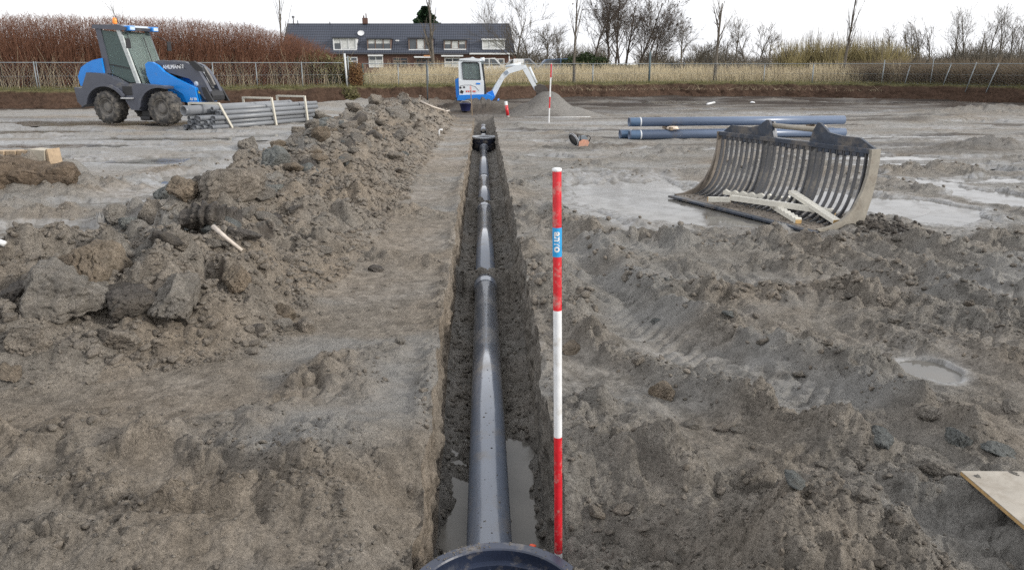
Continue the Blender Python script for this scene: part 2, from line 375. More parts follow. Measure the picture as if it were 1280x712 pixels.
def ground(x, y, full=False):
    shp = np.shape(x); x = np.asarray(x, float).ravel(); y = np.asarray(y, float).ravel()
    far = sstep(11, 20, y); nearb = 1 - sstep(2.6, 3.4, y)
    rn = fbm(x*.75, y*.75, 3, 1)
    rough = np.clip(.17 + 1.3*rn + .04*(x > 0) + .18*nearb - .18*((x < -.3) & (y > 2.7)), 0, 1)
    rough = sstep(.15, .85, rough)
    z = .035*fbm(x/2.5, y/2.5, 3, 2) + .020*fbm(x*1.4, y*1.4, 3, 3)*(1-far*.4)
    z += far*.055*fbm(x*.22, y*.9, 5, 4, .6) + far*.045*np.maximum(fbm(x*.35, y*1.6, 3, 5), 0)
    tone = np.clip(np.where(x < -.2, .62, .22) + .55*fbm(x*.6, y*.6, 3, 6), 0, 1); pale = sstep(.12, .55, fbm(x*.5+3, y*.9, 4, 7) + .05)*.75*(1-rough)
    # ruts
    for pl, wd, hh, lug in RUTS:
        xs = [p.x for p in pl]; ys = [p.y for p in pl]
        m = (x > min(xs)-1) & (x < max(xs)+1) & (y > min(ys)-1) & (y < max(ys)+1)
        if not m.any(): continue
        xx = x[m] + .10*fbm(x[m]*1.8, y[m]*1.8, 2, 8); yy = y[m] + .10*fbm(x[m]*1.8+9, y[m]*1.8, 2, 9); best = np.full(xx.shape, 9.0); arc = np.zeros(xx.shape); a0 = 0
        for p, q in zip(pl, pl[1:]):
            dx, dy = q.x-p.x, q.y-p.y; L = math.hypot(dx, dy)
            t = np.clip(((xx-p.x)*dx + (yy-p.y)*dy)/L/L, 0, 1); d = np.hypot(xx-p.x-t*dx, yy-p.y-t*dy)
            u = d < best; best[u] = d[u]; arc[u] = (a0 + t*L)[u]; a0 += L
        k = np.exp(-(best/wd)**2*1.4); k[best > wd*2.5] = 0
        if hh > 0:
            z[m] += 1.45*hh*k*(.65 + .5*fbm(xx*3, yy*3, 2, 10)); rough[m] = np.maximum(rough[m], np.minimum(1, k*1.6))
        else:
            rim = np.exp(-((best-wd*1.25)/(wd*.35))**2)
            z[m] += 1.3*hh*k*(.8 + .4*fbm(xx*2, yy*2, 2, 10)) - hh*.6*rim*(.5 + .7*fbm(xx*2.5, yy*2.5, 2, 17)); rough[m] = np.maximum(rough[m]*(1-.7*k), rim*.9)
            pale[m] = np.maximum(pale[m], k*.25)
        if lug:
            lg = sstep(.3, .75, np.abs(np.sin(arc*math.pi/.15 + np.abs(best)*9))); z[m] += .03*lg*k*sstep(-.1, .25, fbm(xx*.9, yy*.9, 2, 18))
    m = (x > .5) & (y < 13)
    if m.any():
        xx, yy = x[m], y[m]; al = (-.26*xx + .966*yy) + 0; ac = .966*xx + .26*yy + .25*np.sin(al*.5) + .08*fbm(xx*.8, yy*.8, 2, 41)
        k = sstep(-.25, .25, fbm(ac*.9, al*.25, 3, 42)); st = fbm(ac*9, al*.9, 4, 43, .6)
        k2 = sstep(.0, .25, fbm(ac*1.3+4, al*.3, 3, 44)); tr_ = np.abs(np.sin((al + .5*np.abs(((ac*1.6) % 1)-.5))*math.pi/.11))
        z[m] += .030*k*st*(y[m] < 11) + .014*k2*sstep(.25, .7, tr_)
        z[m] += .035*fbm(ac*2.2, al*.25, 3, 45)
    for c, rx, ry, h, a in BUMPS:
        m = (np.abs(x-c.x) < max(rx, ry)*2.6) & (np.abs(y-c.y) < max(rx, ry)*2.6)
        if not m.any(): continue
        dx, dy = x[m]-c.x, y[m]-c.y; u = dx*math.cos(a)+dy*math.sin(a); v = -dx*math.sin(a)+dy*math.cos(a)
        wob = 1 + .35*fbm(x[m]*2.2, y[m]*2.2, 3, 19)
        g = np.exp(-((u/rx)**2 + (v/ry)**2)*wob); z[m] += h*g*(1 + .35*fbm(x[m]*4, y[m]*4, 3, 20))
        if h < -.03: rough[m] = rough[m]*(1-g) + .5*g if c.y > 3 or c.x < 0 else np.maximum(rough[m], g)
        elif h > .05: rough[m] = np.maximum(rough[m], g*.9)
    # broken edge of the trench
    de = np.minimum(np.abs(x+.33), np.abs(x-.38)); rough = np.maximum(rough, np.exp(-(de/.07)**2)*.6*(y < 27.5))
    fine = 1 - sstep(9, 22, y)
    l = .085*domes(x, y, .30, 21, .45) + .055*domes(x, y, .15, 22, .7) + .032*fine*domes(x, y, .07, 23, .8) + .015*fine*domes(x, y, .034, 24, .85)
    ch = np.abs(fbm(x*6, y*6, 3, 25))
    z += rough*(1-.45*far)*l*(.5 + 1.1*np.clip(fbm(x*1.7, y*1.7, 2, 26)+.4, 0, 1)) + .012*fine*fbm(x*9, y*9, 5, 27, .62) + .012*rough*(1-ch*3)
    z += .004*fine*fbm(x*38, y*38, 3, 28)
    # small splits in the smooth skin
    rg = 1 - np.abs(perlin(x*4.2 + .6*perlin(x*3, y*3, 30), y*5.5, 29))*2; z -= fine*(1-rough)*.012*np.clip(rg-.86, 0, 1)*7*.5
    # wet ground
    wet = np.clip(.10 + .6*fbm(x*.45, y*.8, 3, 31), 0, .45); wet = np.maximum(wet, np.clip(.30 + 1.7*fbm(x*.14, y*.75, 4, 38, .6), 0, 1)*np.maximum(far, ((x < -3.4) & (y > 6))*1.0)); wet = wet*(1 - .9*np.clip(z*10-.1, 0, 1))
    yb = interp(x, [(p.x, p.y) for p in BANK])
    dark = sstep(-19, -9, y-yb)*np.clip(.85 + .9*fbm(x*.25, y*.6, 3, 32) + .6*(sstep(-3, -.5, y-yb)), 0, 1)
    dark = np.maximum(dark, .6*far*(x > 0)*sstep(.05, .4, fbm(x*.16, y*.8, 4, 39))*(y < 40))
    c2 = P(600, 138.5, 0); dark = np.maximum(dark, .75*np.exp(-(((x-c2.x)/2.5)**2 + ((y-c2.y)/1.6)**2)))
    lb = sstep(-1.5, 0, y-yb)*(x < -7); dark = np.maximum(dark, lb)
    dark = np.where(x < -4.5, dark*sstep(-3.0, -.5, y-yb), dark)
    pale = np.maximum(pale, .95*((x < -3.6) & (y > 9))*np.clip(.62 + 1.2*fbm(x*.16, y*.9, 4, 36), 0, 1)*(1-dark)); pale = np.maximum(pale, .5*(x > 1)*sstep(8, 13, y)*np.clip(.25 + 1.4*fbm(x*.25, y*.9, 4, 37), 0, 1)*(1-dark))  # far flats: the bright sheen of wet mud is painted in as pale colour
    # puddles: the ground dips under them and stands clear of the water round them
    pm, lv = pudmask(x, y)
    ins = sstep(-.02, .16, pm)
    z = np.where(pm > -.6, z*(1-.88*ins) + (lv-.03)*ins, z)
    shore = sstep(-.55, -.15, pm)*(1-ins)
    z = np.where((pm > -.75) & (pm <= 0.03), np.maximum(z*(1-.5*shore), lv + .004 + .012*np.clip(fbm(x*5, y*5, 3, 33)+.45, 0, 1)), z)
    rough = rough*(1-ins); wet = np.maximum(wet, sstep(-.35, 0, pm)); pale = np.maximum(pale, sstep(-.5, -.05, pm)*.55)
    # bucket stands level
    z = z*(1 - BKM(x, y)) + .0*BKM(x, y)
    hh, h0 = heap(x, y)
    z = z*(1-sstep(0, .15, h0)) + hh; tone = np.where(h0 > .02, np.clip(.40 + .7*fbm(x*.9, y*.9, 3, 34) + .28*(x > -2.2), 0, 1), tone)
    wet = wet*(1-sstep(0, .05, h0)*.8); dark = np.maximum(dark*(1-sstep(0, .1, h0)), .8*sstep(.0, .1, h0)*sstep(.38, .55, fbm(x*1.3+5, y*1.3, 3, 35))*(x < -1.8))
    pale = pale*(1-sstep(0, .05, h0))
    sp = sandpile(x, y); z = np.where(sp > 0, z*.3+sp, z); pale = np.where(sp > .02, .55, pale); tone = np.where(sp > .02, .15, tone); wet = np.where(sp > .02, .1, wet)
    # brown earth of the mound under the concrete stub
    bm_ = np.exp(-(((x-MND.x)/1.0)**2 + ((y-MND.y)/.6)**2)); tone = np.maximum(tone, bm_)
    z = z*(1-sstep(0, .5, y-yb)) + np.where(y > yb, -.05, 0)*sstep(0, .5, y-yb)
    if full: return [q.reshape(shp) for q in (z, tone, wet, dark, pale, hh*(h0 > .012), sp, rough)]
    return z.reshape(shp)
MND = P(40, 234, 0)
# the sieve bucket's own axes, needed so the ground is level under it
BK0 = P(843, 243, .03); BK1 = P(1020, 287, .03)
BU = Vector((BK1.x-BK0.x, BK1.y-BK0.y, 0)); BLEN = BU.length; BU.normalize(); BV = Vector((-BU.y, BU.x, 0))
def BKM(x, y):
    u = (x-BK0.x)*BU.x + (y-BK0.y)*BU.y; v = (x-BK0.x)*BV.x + (y-BK0.y)*BV.y
    return sstep(-.05, .03, u)*(1-sstep(BLEN-.03, BLEN+.05, u))*sstep(-.02, .05, v)*(1-sstep(.25, .45, v))*.9

# --- trench cross section
def depth(y): return .60*sstep(1.35, 1.6, y)*(1 - sstep(26.4, 27.8, y))
def rimL(y): return -.305 + .035*(1-sstep(3.5, 6, y)) - .035*fbm(y*1.1, 0*y, 3, 60) - .018*fbm(y*5.5, 0*y+3, 3, 61) - .05*np.clip(fbm(y*2.1, 0*y+8, 2, 66), 0, 1)
def rimR(y): return .362 - .035*(1-sstep(3.5, 6, y)) + .035*fbm(y*1.1+40, 0*y, 3, 62) + .018*fbm(y*5.5, 0*y+9, 3, 63)
def floorz(x, y):
    z = -depth(y) + .035*fbm(x*4, y*2.5, 4, 64) + .035*domes(x, y, .16, 65, .6) + .015*domes(x, y, .07, 66, .8)
    e = np.minimum(np.abs(x+.31), np.abs(x-.35)); z = z + .07*np.exp(-(e/.06)**2) + (.11 + .08*fbm(x*3, y*3, 3, 77))*np.exp(-(e/.085)**2)*(1-sstep(3.9, 4.6, y))
    pud_ = (1-sstep(4.0, 4.9, y + .3*fbm(x*5, y*3, 2, 67) + .45*(x < 0)))*sstep(3.15, 3.4, y)
    z = z - .075*pud_ + .03*np.clip(fbm(x*7, y*7, 3, 68), 0, 1)*pud_
    for yy, s, h in ((7.86, .11, .27), (12.35, .12, .26), (15.6, .05, .13), (20.0, .10, .04), (22.9, .35, .1), (24.4, .12, .3), (26.2, .4, .2)):
        z = z + h*np.exp(-((y-yy+.05*fbm(x*8, y*0, 2, 69))/s)**2)*(depth(y) > .3)
    z = z + .35*(1-sstep(2.2, 3.1, y))*np.clip((np.abs(x-.02)-.33)/.12, 0, 1)*(depth(y) > .3)
    return z
# --- rows and columns of the one ground sheet
ys = [-14, -9, -6, -4, -2.5, -1.5, -.8, -.3, .1, .4, .7, .95]; y_ = 1.1
while y_ < 56:
    ys.append(y_); y_ += .0034*max(y_, 1.9)*(max(y_, 4)/4)**.5
ys = np.array(ys)
def fan(y): return np.maximum(.98*(y+.9), 1.6)
NF, NW, NB = 370, 46, 76
uo = np.concatenate([np.linspace(0, 1, NF)**1.0, 1 + np.array([.03, .08, .16, .3, .5, .9, 1.6, 3.0])])
X = []; Y = []; zone = []; S = []
Yc = ys[:, None]
rl, rr = rimL(Yc), rimR(Yc)
left = rl - uo[::-1][None, :]*(fan(Yc) + rl)
right = rr + uo[None, :]*(fan(Yc) - rr)
s = np.linspace(0, 1, NW+2)[1:-1][None, :]
fl, fr = -.295 + .04*(1-sstep(3.5, 6, Yc)), .34 - .035*(1-sstep(3.5, 6, Yc))
dep = depth(Yc)
def wall(rim, fo, sgn, seed):
    r = 1 - (1-s)**2.2
    ov = .045*fbm(Yc*2.2 + 0*s, s*1.4 + 0*Yc, 4, seed) + .040*fbm(Yc*9 + 0*s, s*4 + 0*Yc, 4, seed+1) + .035*(1-s)*np.clip(domes(Yc + 0*s, s*.6 + 0*Yc, .13, seed+2, .5), 0, 1)
    env = np.sin(np.pi*np.clip(s*1.02, 0, 1))**.5 * np.minimum(1, dep/.3)
    return rim + (fo-rim)*s + sgn*env*(ov - .015)
wl = wall(rl, fl, 1, 80); wr = wall(rr, fr, -1, 90)[:, ::-1]
fb = np.linspace(0, 1, NB)[None, :]; flx = fl + (fr-fl)*fb
XX = np.concatenate([left, wl, flx, wr, right], 1); YY = np.repeat(Yc, XX.shape[1], 1)
nl, nwl, nfb, nwr = left.shape[1], NW, NB, NW
zL, *aL = ground(left, np.repeat(Yc, nl, 1), True); zR, *aR = ground(right, np.repeat(Yc, right.shape[1], 1), True)
zF = floorz(flx, np.repeat(Yc, NB, 1)); d0 = dep/.6
gF = ground(flx, np.repeat(Yc, NB, 1)); zF = zF*np.minimum(1, d0*1.6) + gF*(1-np.minimum(1, d0*1.6))
sw = s**.9
zWL = zL[:, -1:] + (zF[:, :1]-zL[:, -1:])*sw; zWR = (zR[:, :1] + (zF[:, -1:]-zR[:, :1])*sw)[:, ::-1]
# crumbling band just outside each edge
ZZ = np.concatenate([zL, zWL, zF, zWR, zR], 1)
def att(i, wallv, floorv):
    k = np.minimum(1, dep/.5); e0, e1 = aL[i][:, -1:], aR[i][:, :1]; em = (e0+e1)/2; rv = wallv if i else .25
    return np.concatenate([aL[i], (wallv*k + e0*(1-k))*np.ones((1, NW)), (floorv*k + em*(1-k))*np.ones((1, NB)), (rv*k + e1*(1-k))*np.ones((1, NW)), aR[i]], 1)
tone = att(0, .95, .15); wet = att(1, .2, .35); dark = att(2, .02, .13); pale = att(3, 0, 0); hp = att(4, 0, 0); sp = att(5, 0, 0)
cc = P(600, 134.5, 0)
R_, C_ = XX.shape
idx = np.arange(R_*C_).reshape(R_, C_)
Fq = np.stack([idx[:-1, :-1], idx[:-1, 1:], idx[1:, 1:], idx[1:, :-1]], -1)
colz = np.zeros((R_-1, C_-1), int); colz[:, nl-1:nl+NW+NB+NW] = 1
colz[(ys[:-1] < 1.35) | (ys[:-1] > 27.8)] = 0
fm = lambda a: (a[:-1, :-1]+a[1:, :-1]+a[:-1, 1:]+a[1:, 1:])/4
colz[(fm(hp) > .012) & (colz == 0)] = 2
colz[(fm(sp) > .03) & (colz == 0)] = 3
VV = np.stack([XX, YY, ZZ], -1).reshape(-1, 3); AT = dict(tone=tone, wet=wet, dark=dark, pale=pale)
SMOOTHN = None
def zone_mesh(name, zid):
    f = Fq[colz == zid]; u, inv = np.unique(f, return_inverse=True); inv = inv.reshape(f.shape)
    return mesh_np(name, VV[u], inv, True, {k: a.reshape(-1)[u] for k, a in AT.items()})
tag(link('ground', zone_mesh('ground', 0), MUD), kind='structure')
tag(link('trench', zone_mesh('trench', 1), MUD), kind='structure')
tag(link('spoil_heap', zone_mesh('spoil_heap', 2), MUD), 'long heap of dug brown clay beside the left edge of the pipe trench', 'soil heap')
tag(link('sand_pile', zone_mesh('sand_pile', 3), MUD), 'grey cone of sand under the arm of the mini excavator', 'sand pile')
del VV, Fq, idx

# --- water
mw, t, b = nodes('muddy_water'); co = N(t, 'ShaderNodeTexCoord').outputs['Object']
t.links.new(ramp(t, noise_node(t, co, 3, 4), [(.3, (.11, .105, .095)), (.7, (.16, .15, .135))]), b.inputs['Base Color'])
t.links.new(ramp(t, noise_node(t, co, 2.5, 6, .7), [(.4, .06), (.65, .28)]), b.inputs['Roughness']); b.inputs['IOR'].default_value = 1.33; b.inputs['Specular IOR Level'].default_value = .5
t.links.new(bump(t, noise_node(t, co, 6, 3), .004, .35), b.inputs['Normal'])
WATER = mw
for cx, cy, rx, ry, lev, sd in PUD:
    n = 40; a = np.linspace(0, 2*np.pi, n, endpoint=False)
    v = [(0, 0, 0)] + [(rx*1.32*math.cos(q), ry*1.32*math.sin(q), 0) for q in a]
    me = mesh_np('puddle', np.array(v), np.array([(0, i+1, (i+1) % n+1) for i in range(n)]), False)
    tag(link('puddle', me, WATER, loc=(cx, cy, lev)), kind='structure')
me = mesh_np('trench_water', np.array([(-.52, 3.1, -.605), (.52, 3.1, -.605), (.36, 5.0, -.605), (-.34, 5.0, -.605)]), np.array([(0, 1, 2, 3)]), False)
tag(link('trench_water', me, WATER), kind='structure')

# --- earth bank and the field beyond it, out to the horizon
m, t, b = nodes('bank_earth'); co = N(t, 'ShaderNodeTexCoord').outputs['Object']
def A(nm):
    a = N(t, 'ShaderNodeAttribute'); a.attribute_name = nm; return a.outputs['Fac']
g = A('grass'); n1 = noise_node(t, co, 1.2, 6, .7); n2 = noise_node(t, co, 7, 6, .7)
earth = mixc(t, n1, (.040, .026, .020), (.115, .072, .050)); turf = mixc(t, n2, (.07, .085, .035), (.22, .19, .10))
c = mixc(t, g, earth, turf); c = mixc(t, 1., c, ramp(t, n2, [(.3, .6), (.7, 1.35)]), 'MULTIPLY'); t.links.new(c, b.inputs['Base Color'])
b.inputs['Roughness'].default_value = .95; b.inputs['Specular IOR Level'].default_value = .15
t.links.new(bump(t, n2, .12, 1), b.inputs['Normal']); BANKM = m
bx = np.linspace(BANK[0].x, BANK[-1].x, 900); by = np.interp(bx, [p.x for p in BANK], [p.y for p in BANK])
kk = np.ones(9)/9; by = np.convolve(np.pad(by, 4, 'edge'), kk, 'valid'); by = by + .35*fbm(bx*.35, bx*0, 3, 100) + .12*fbm(bx*1.7, bx*0, 3, 101)
BH = .72
prof_d = np.concatenate([np.linspace(-.55, 0, 16), [.06, .15, .3, .5, .8, 1.2, 1.8, 2.6, 4, 6, 9, 14, 22, 40, 80, 180, 500, 1400]])
prof_z = np.concatenate([np.linspace(-.03, BH, 16), np.full(18, BH)])
nb = len(prof_d); D_ = np.repeat(prof_d[None], len(bx), 0); s_ = np.arange(nb)[None]/15.
rag = np.where(s_ < 1, .14*fbm(bx[:, None]*1.6 + 0*s_, s_*2 + 0*bx[:, None], 4, 102) + .05*fbm(bx[:, None]*6 + 0*s_, s_*5 + 0*bx[:, None], 3, 103), 0)
Xb = bx[:, None]*(1 + np.maximum(D_, 0)/45) ; Yb = by[:, None] + D_ + rag
top = .10*fbm(bx[:, None]*.8 + 0*s_, np.minimum(D_, 3), 3, 104)
Zb = prof_z[None] + np.where(s_ < 1, top*np.clip(s_, 0, 1) + .04*fbm(bx[:, None]*3 + 0*s_, s_*4 + 0*bx[:, None], 3, 105), top*np.exp(-np.maximum(D_, 0)/6))
gr = np.clip((s_-.86)*8, 0, 1) + 0*bx[:, None]; gr = np.clip(gr + .35*fbm(bx[:, None]*1.1 + 0*s_, D_, 3, 106)*(gr > 0), 0, 1)
i2 = np.arange(len(bx)*nb).reshape(len(bx), nb); f2 = np.stack([i2[:-1, :-1], i2[1:, :-1], i2[1:, 1:], i2[:-1, 1:]], -1)
vb = np.stack([Xb, Yb, Zb], -1).reshape(-1, 3)
for nm, sl in (('earth_bank', slice(0, 17)), ('field', slice(17, nb-1))):
    f = f2[:, sl].reshape(-1, 4); u, inv = np.unique(f, return_inverse=True)
    tag(link(nm, mesh_np(nm, vb[u], inv.reshape(f.shape), True, {'grass': gr.reshape(-1)[u]}), BANKM), kind='structure')
def banky(x): return float(np.interp(x, bx, by))

# --- where a sight line meets the ground
def hit(px, py):
    r = ray(px, py); ts = np.concatenate([np.linspace(1.5, 12, 700), np.linspace(12.02, 40, 900)])/math.hypot(r[0], r[1])
    x = r[0]*ts; y = r[1]*ts; z = CAMZ + r[2]*ts; g = ground(x, y); k = np.argmax(z < g)
    return Vector((x[k], y[k], float(g[k])))
def gz(x, y): return float(ground(np.array([x]), np.array([y]))[0])

# ================================================================== CLODS AND CRUMBS
def ico(sub):
    bm = bmesh.new(); bmesh.ops.create_icosphere(bm, subdivisions=sub, radius=1); bm.verts.ensure_lookup_table()
    v = np.array([q.co[:] for q in bm.verts]); f = np.array([[q.index for q in p.verts] for p in bm.faces]); bm.free(); return v, f
ICO = {k: ico(k) for k in (1, 2, 3, 5)}
def lump(sub, seed, flat=.7, cuts=9, amp=.16, fr=2.2, ribs=0):
    v, f = ICO[sub]; v = v.copy(); r = np.random.default_rng(seed)
    for i in range(cuts):
        n = r.normal(size=3); n /= np.linalg.norm(n); d = r.uniform(.45, .85); k = np.clip(v@n-d, 0, None); v -= np.outer(k, n)*r.uniform(.8, .98)
    nn = v/np.linalg.norm(v, axis=1, keepdims=True)
    dv = amp*perlin3(v*fr + seed*1.7, seed % 50) + (amp*.5*perlin3(v*fr*2.7 + seed, seed % 40 + 3))
    if sub >= 3: dv += amp*.30*perlin3(v*fr*7 + seed, seed % 30 + 5)
    if sub >= 5:
        dv += amp*.18*perlin3(v*fr*16 + seed, seed % 30 + 7)
        cr_ = np.abs(perlin3(v*fr*1.6 + seed*2, 9)); dv -= .10*np.clip(.07-cr_, 0, 1)/.07
    if ribs: dv += 1.3*ribs*(np.abs(np.sin(v[:, 0]*11 + 1.0*perlin3(v*2, 3)))-.5)*sstep(-.2, .1, v[:, 2]-v[:, 1]*.5)
    v += nn*dv[:, None]; sc = np.array([r.uniform(.85, 1.15), r.uniform(.75, 1.05), flat]); return v*sc, f
TH = 'clay clods heaped beside the trench'
def clod(px, py, wpx, mat, label, seed, flat=.7, ribs=0, sub=5, dz=0, ry=1.0, group=None, rot=None, dig=.42):
    p = hit(px, py); D = math.hypot(p.x, p.y); r = wpx*mpp(D)/2
    v, f = lump(sub, seed, flat, ribs=ribs, cuts=12 if sub == 5 else 9, amp=.13)
    me = mesh_np('clay_clod', v*r*np.array([1, ry, 1]), f, True)
    o = link('clay_clod', me, mat, loc=(p.x, p.y + r*.3, p.z + r*flat*(.6-dig) + dz))
    rr = random.Random(seed); o.rotation_euler = rot or (rr.uniform(-.3, .3), rr.uniform(-.3, .3), rr.uniform(0, 6.28))
    tag(o, label, 'clod', group); return o
CL = [
 (70, 395, 118, CLAY_GREY, 'big ridged grey clay slab at the near left end of the spoil heap', .62, .05),
 (112, 348, 92, CLAY_TAN, 'big tan clay lump with a dark side on top of the near left clods', .8, 0),
 (30, 430, 60, CLAY, 'brown clay lump under the ridged slab at the left edge', .7, 0),
 (20, 372, 44, CLAY_DARK, 'dark wet clay lump at the very left edge of the heap', .7, 0),
 (222, 392, 84, CLAY_GREY, 'broad smooth grey clay block at the foot of the heap', .85, 0),
 (166, 392, 66, CLAY_DARK, 'blackish clay lump left of the broad grey block', .75, 0),
 (138, 432, 58, CLAY, 'rough brown clay lump lowest at the front foot of the heap', .7, 0),
 (290, 362, 52, CLAY_TAN, 'tall split tan clay lump right of the broad grey block', .9, 0),
 (258, 288, 74, CLAY_DARK, 'dark clay block with deep bucket teeth ribs halfway along the heap', .8, .20),
 (300, 300, 46, CLAY_DARK, 'small black clay piece behind the thin white stick', .6, 0),
 (276, 238, 84, CLAY, 'large flat-topped brown clay block on the far left shoulder of the heap', .65, 0),
 (341, 208, 52, CLAY_BLUE, 'grey green clay boulder highest on the heap shoulder', .75, 0),
 (341, 243, 32, CLAY_BLUE, 'pale blue grey clay lump below the grey green boulder', .7, 0),
 (224, 244, 48, CLAY_TAN, 'rounded clay lump left of the large flat-topped block', .85, 0),
 (205, 248, 34, CLAY_BLUE, 'bluish sliced clay lump on the left shoulder of the heap', .9, 0),
 (186, 272, 40, CLAY, 'hollowed brown clay lump beside the puddle', .85, 0),
 (160, 282, 24, CLAY_BLUE, 'small green blue clay lump at the rim of the puddle', .9, 0),
 (138, 268, 44, CLAY_GREY, 'low grey clay lump nearest the left puddle', .5, 0),
 (310, 185, 34, CLAY_GREY, 'grey clay lump on the skyline of the heap left of the grey green boulder', .7, 0),
 (384, 415, 36, CLAY, 'pale brown clay lump at the right foot of the heap', .75, 0),
 (352, 412, 30, CLAY_GREY, 'grey clay lump left of the pale brown one at the heap foot', .75, 0),
 (352, 398, 40, CLAY_TAN, 'tan clay lump above two lumps at the heap foot', .7, 0),
 (320, 415, 22, CLAY_DARK, 'small black clay bit at the front foot of the heap', .7, 0),
 (500, 430, 22, CLAY_GREY, 'small grey clod on the left rim of the trench', .7, 0),
 (470, 340, 20, CLAY_DARK, 'small dark clod on the flat strip left of the trench', .6, 0),
 (210, 305, 50, CLAY, 'brown clay mound in front of the ribbed dark block', .6, 0),
 (370, 262, 26, CLAY_DARK, 'thin dark clay slice on the middle of the heap', .4, 0),
 (400, 150, 34, CLAY_GREY, 'grey clay lump near the far end of the heap by the grey pipes', .6, 0),
 (372, 166, 30, CLAY, 'brown clay lump on the skyline in front of the grey pipes', .6, 0),
 (828, 497, 44, CLAY_TAN, 'pale rounded clod lying alone right of the near ranging rod', .65, 0),
 (1166, 522, 34, CLAY_GREY, 'round grey clod on the churned mud above the plywood board', .8, 0),
 (1200, 557, 46, CLAY_BLUE, 'wet blue grey clod just above the corner of the plywood board', .7, 0),
 (1104, 553, 42, CLAY_BLUE, 'blue topped slab of clay left of the round grey clod', .5, 0),
 (1072, 578, 34, CLAY_GREY, 'grey clod below the blue topped slab', .6, 0),
 (1176, 596, 56, CLAY_GREY, 'flat grey clay slab left of the corner of the plywood board', .4, 0),
 (1248, 566, 48, CLAY_BLUE, 'blue grey clay slab above the plywood board near the right edge', .4, 0),
 (1108, 379, 26, CLAY, 'small brown clod on the ridge right of the bucket', .55, 0),
 (1266, 512, 30, CLAY_GREY, 'dark grey clod at the right edge of the mud', .55, 0),
 (716, 442, 40, CLAY_TAN, 'cracked pale clay slab just right of the ranging rod', .35, 0),
 (14, 466, 46, CLAY_TAN, 'flat tan clod at the left edge below the ridged slab', .35, 0),
]
for i, (px, py, wd, mt, lb, fl_, rb) in enumerate(CL): clod(px, py, wd, mt, lb, 200+i*7, fl_, rb, ry=.85, rot=(.45, .12, .2) if rb else None, dz=.05 if rb else 0)
base3 = [lump(3, 900+i, .72, amp=.2) for i in range(8)]
b3m = []
for i, (v, f) in enumerate(base3):
    for mt in (CLAY_BLUE if i % 3 == 0 else CLAY, CLAY_GREY, CLAY_TAN if i % 2 else CLAY_DARK):
        me = mesh_np('clay_clod', v, f, i % 2 == 0); me.materials.append(mt); b3m.append(me)
rr = random.Random(5); cnt = 0; tries = 0
spots = []
while cnt < 185 and tries < 9000:
    tries += 1; y = rr.uniform(4.4, 24); x = rr.uniform(-4.0, -1.0)
    h, h0 = heap(np.array([x]), np.array([y]))
    if h0[0] < .05 or (x > -1.9 and rr.random() < .72): continue
    r = (rr.uniform(.05, .10) if rr.random() < .6 else rr.uniform(.10, .20))*(.75 + y/26); z = gz(x, y); me = rr.choice(b3m)
    o = bpy.data.objects.new('clay_clod', me); COL.objects.link(o); o.location = (x, y, z + r*.12); o.scale = (r, r*rr.uniform(.75, 1), r*rr.uniform(.7, 1))
    o.rotation_euler = (rr.uniform(-.5, .5), rr.uniform(-.5, .5), rr.uniform(0, 6.3))
    tag(o, 'fist to head sized clod, one of many on the spoil heap', 'clod', TH); cnt += 1
GR2 = 'loose clods on the churned mud right of the trench'
def rightspot():
    k = rr.random()
    if k < .45:
        pl, wd, hh, lg = RUTS[rr.choice([0, 0, 0, 2, 3, 5, 7, 8, 10, 11])]; i = rr.randrange(len(pl)-1); t_ = rr.random(); p = pl[i].lerp(pl[i+1], t_)
        return p.x + rr.gauss(0, wd*.8), p.y + rr.gauss(0, wd*.8)
    p = P(rr.uniform(700, 1280), 250 + 460*rr.random()**.8, 0); return p.x, p.y
for i in range(68):
    x, y = rightspot(); r = rr.uniform(.018, .05)*(1 + y/14)
    if pudmask(np.array([x]), np.array([y]))[0][0] > -.1: continue
    o = bpy.data.objects.new('clay_clod', rr.choice(b3m[0:2] + b3m[3:5] + b3m[6:8])); COL.objects.link(o); o.location = (x, y, gz(x, y) + r*.1); o.scale = (r, r*rr.uniform(.75, 1), r*rr.uniform(.6, .9))
    o.rotation_euler = (rr.uniform(-.4, .4), rr.uniform(-.4, .4), rr.uniform(0, 6.3))
    tag(o, 'small loose clod on the churned mud right of the trench', 'clod', GR2)
# crumbs nobody could count
cb2 = [lump(2, 700+i, .75, amp=.25) for i in range(6)]; cb1 = [lump(1, 760+i, .75, cuts=3, amp=.2) for i in range(5)]
def crumbs(name, x, y, z, r, mat, big):
    out = []; bs = cb2 if big else cb1; k = RNG.integers(0, len(bs), len(x))
    for i, (v, f) in enumerate(bs):
        m = k == i; n = m.sum()
        if not n: continue
        a = RNG.uniform(0, 6.28, n); ca, sa = np.cos(a), np.sin(a); tl = RNG.uniform(-.7, .7, n)
        q = v[None]*np.stack([RNG.uniform(.8, 1.3, n), RNG.uniform(.7, 1.1, n), RNG.uniform(.6, 1.1, n)], -1)[:, None, :]*r[m][:, None, None]
        q = np.stack([q[..., 0]*np.cos(tl)[:, None] + q[..., 2]*np.sin(tl)[:, None], q[..., 1], -q[..., 0]*np.sin(tl)[:, None] + q[..., 2]*np.cos(tl)[:, None]], -1)
        q = np.stack([q[..., 0]*ca[:, None] - q[..., 1]*sa[:, None], q[..., 0]*sa[:, None] + q[..., 1]*ca[:, None], q[..., 2]], -1) + np.stack([x[m], y[m], z[m]], -1)[:, None, :]
        out.append((q.reshape(-1, 3), (f[None] + (np.arange(n)*len(v))[:, None, None]).reshape(-1, 3)))
    v, f = joinvf(out); tag(link(name, mesh_np(name, v, f, False), mat), kind='stuff')
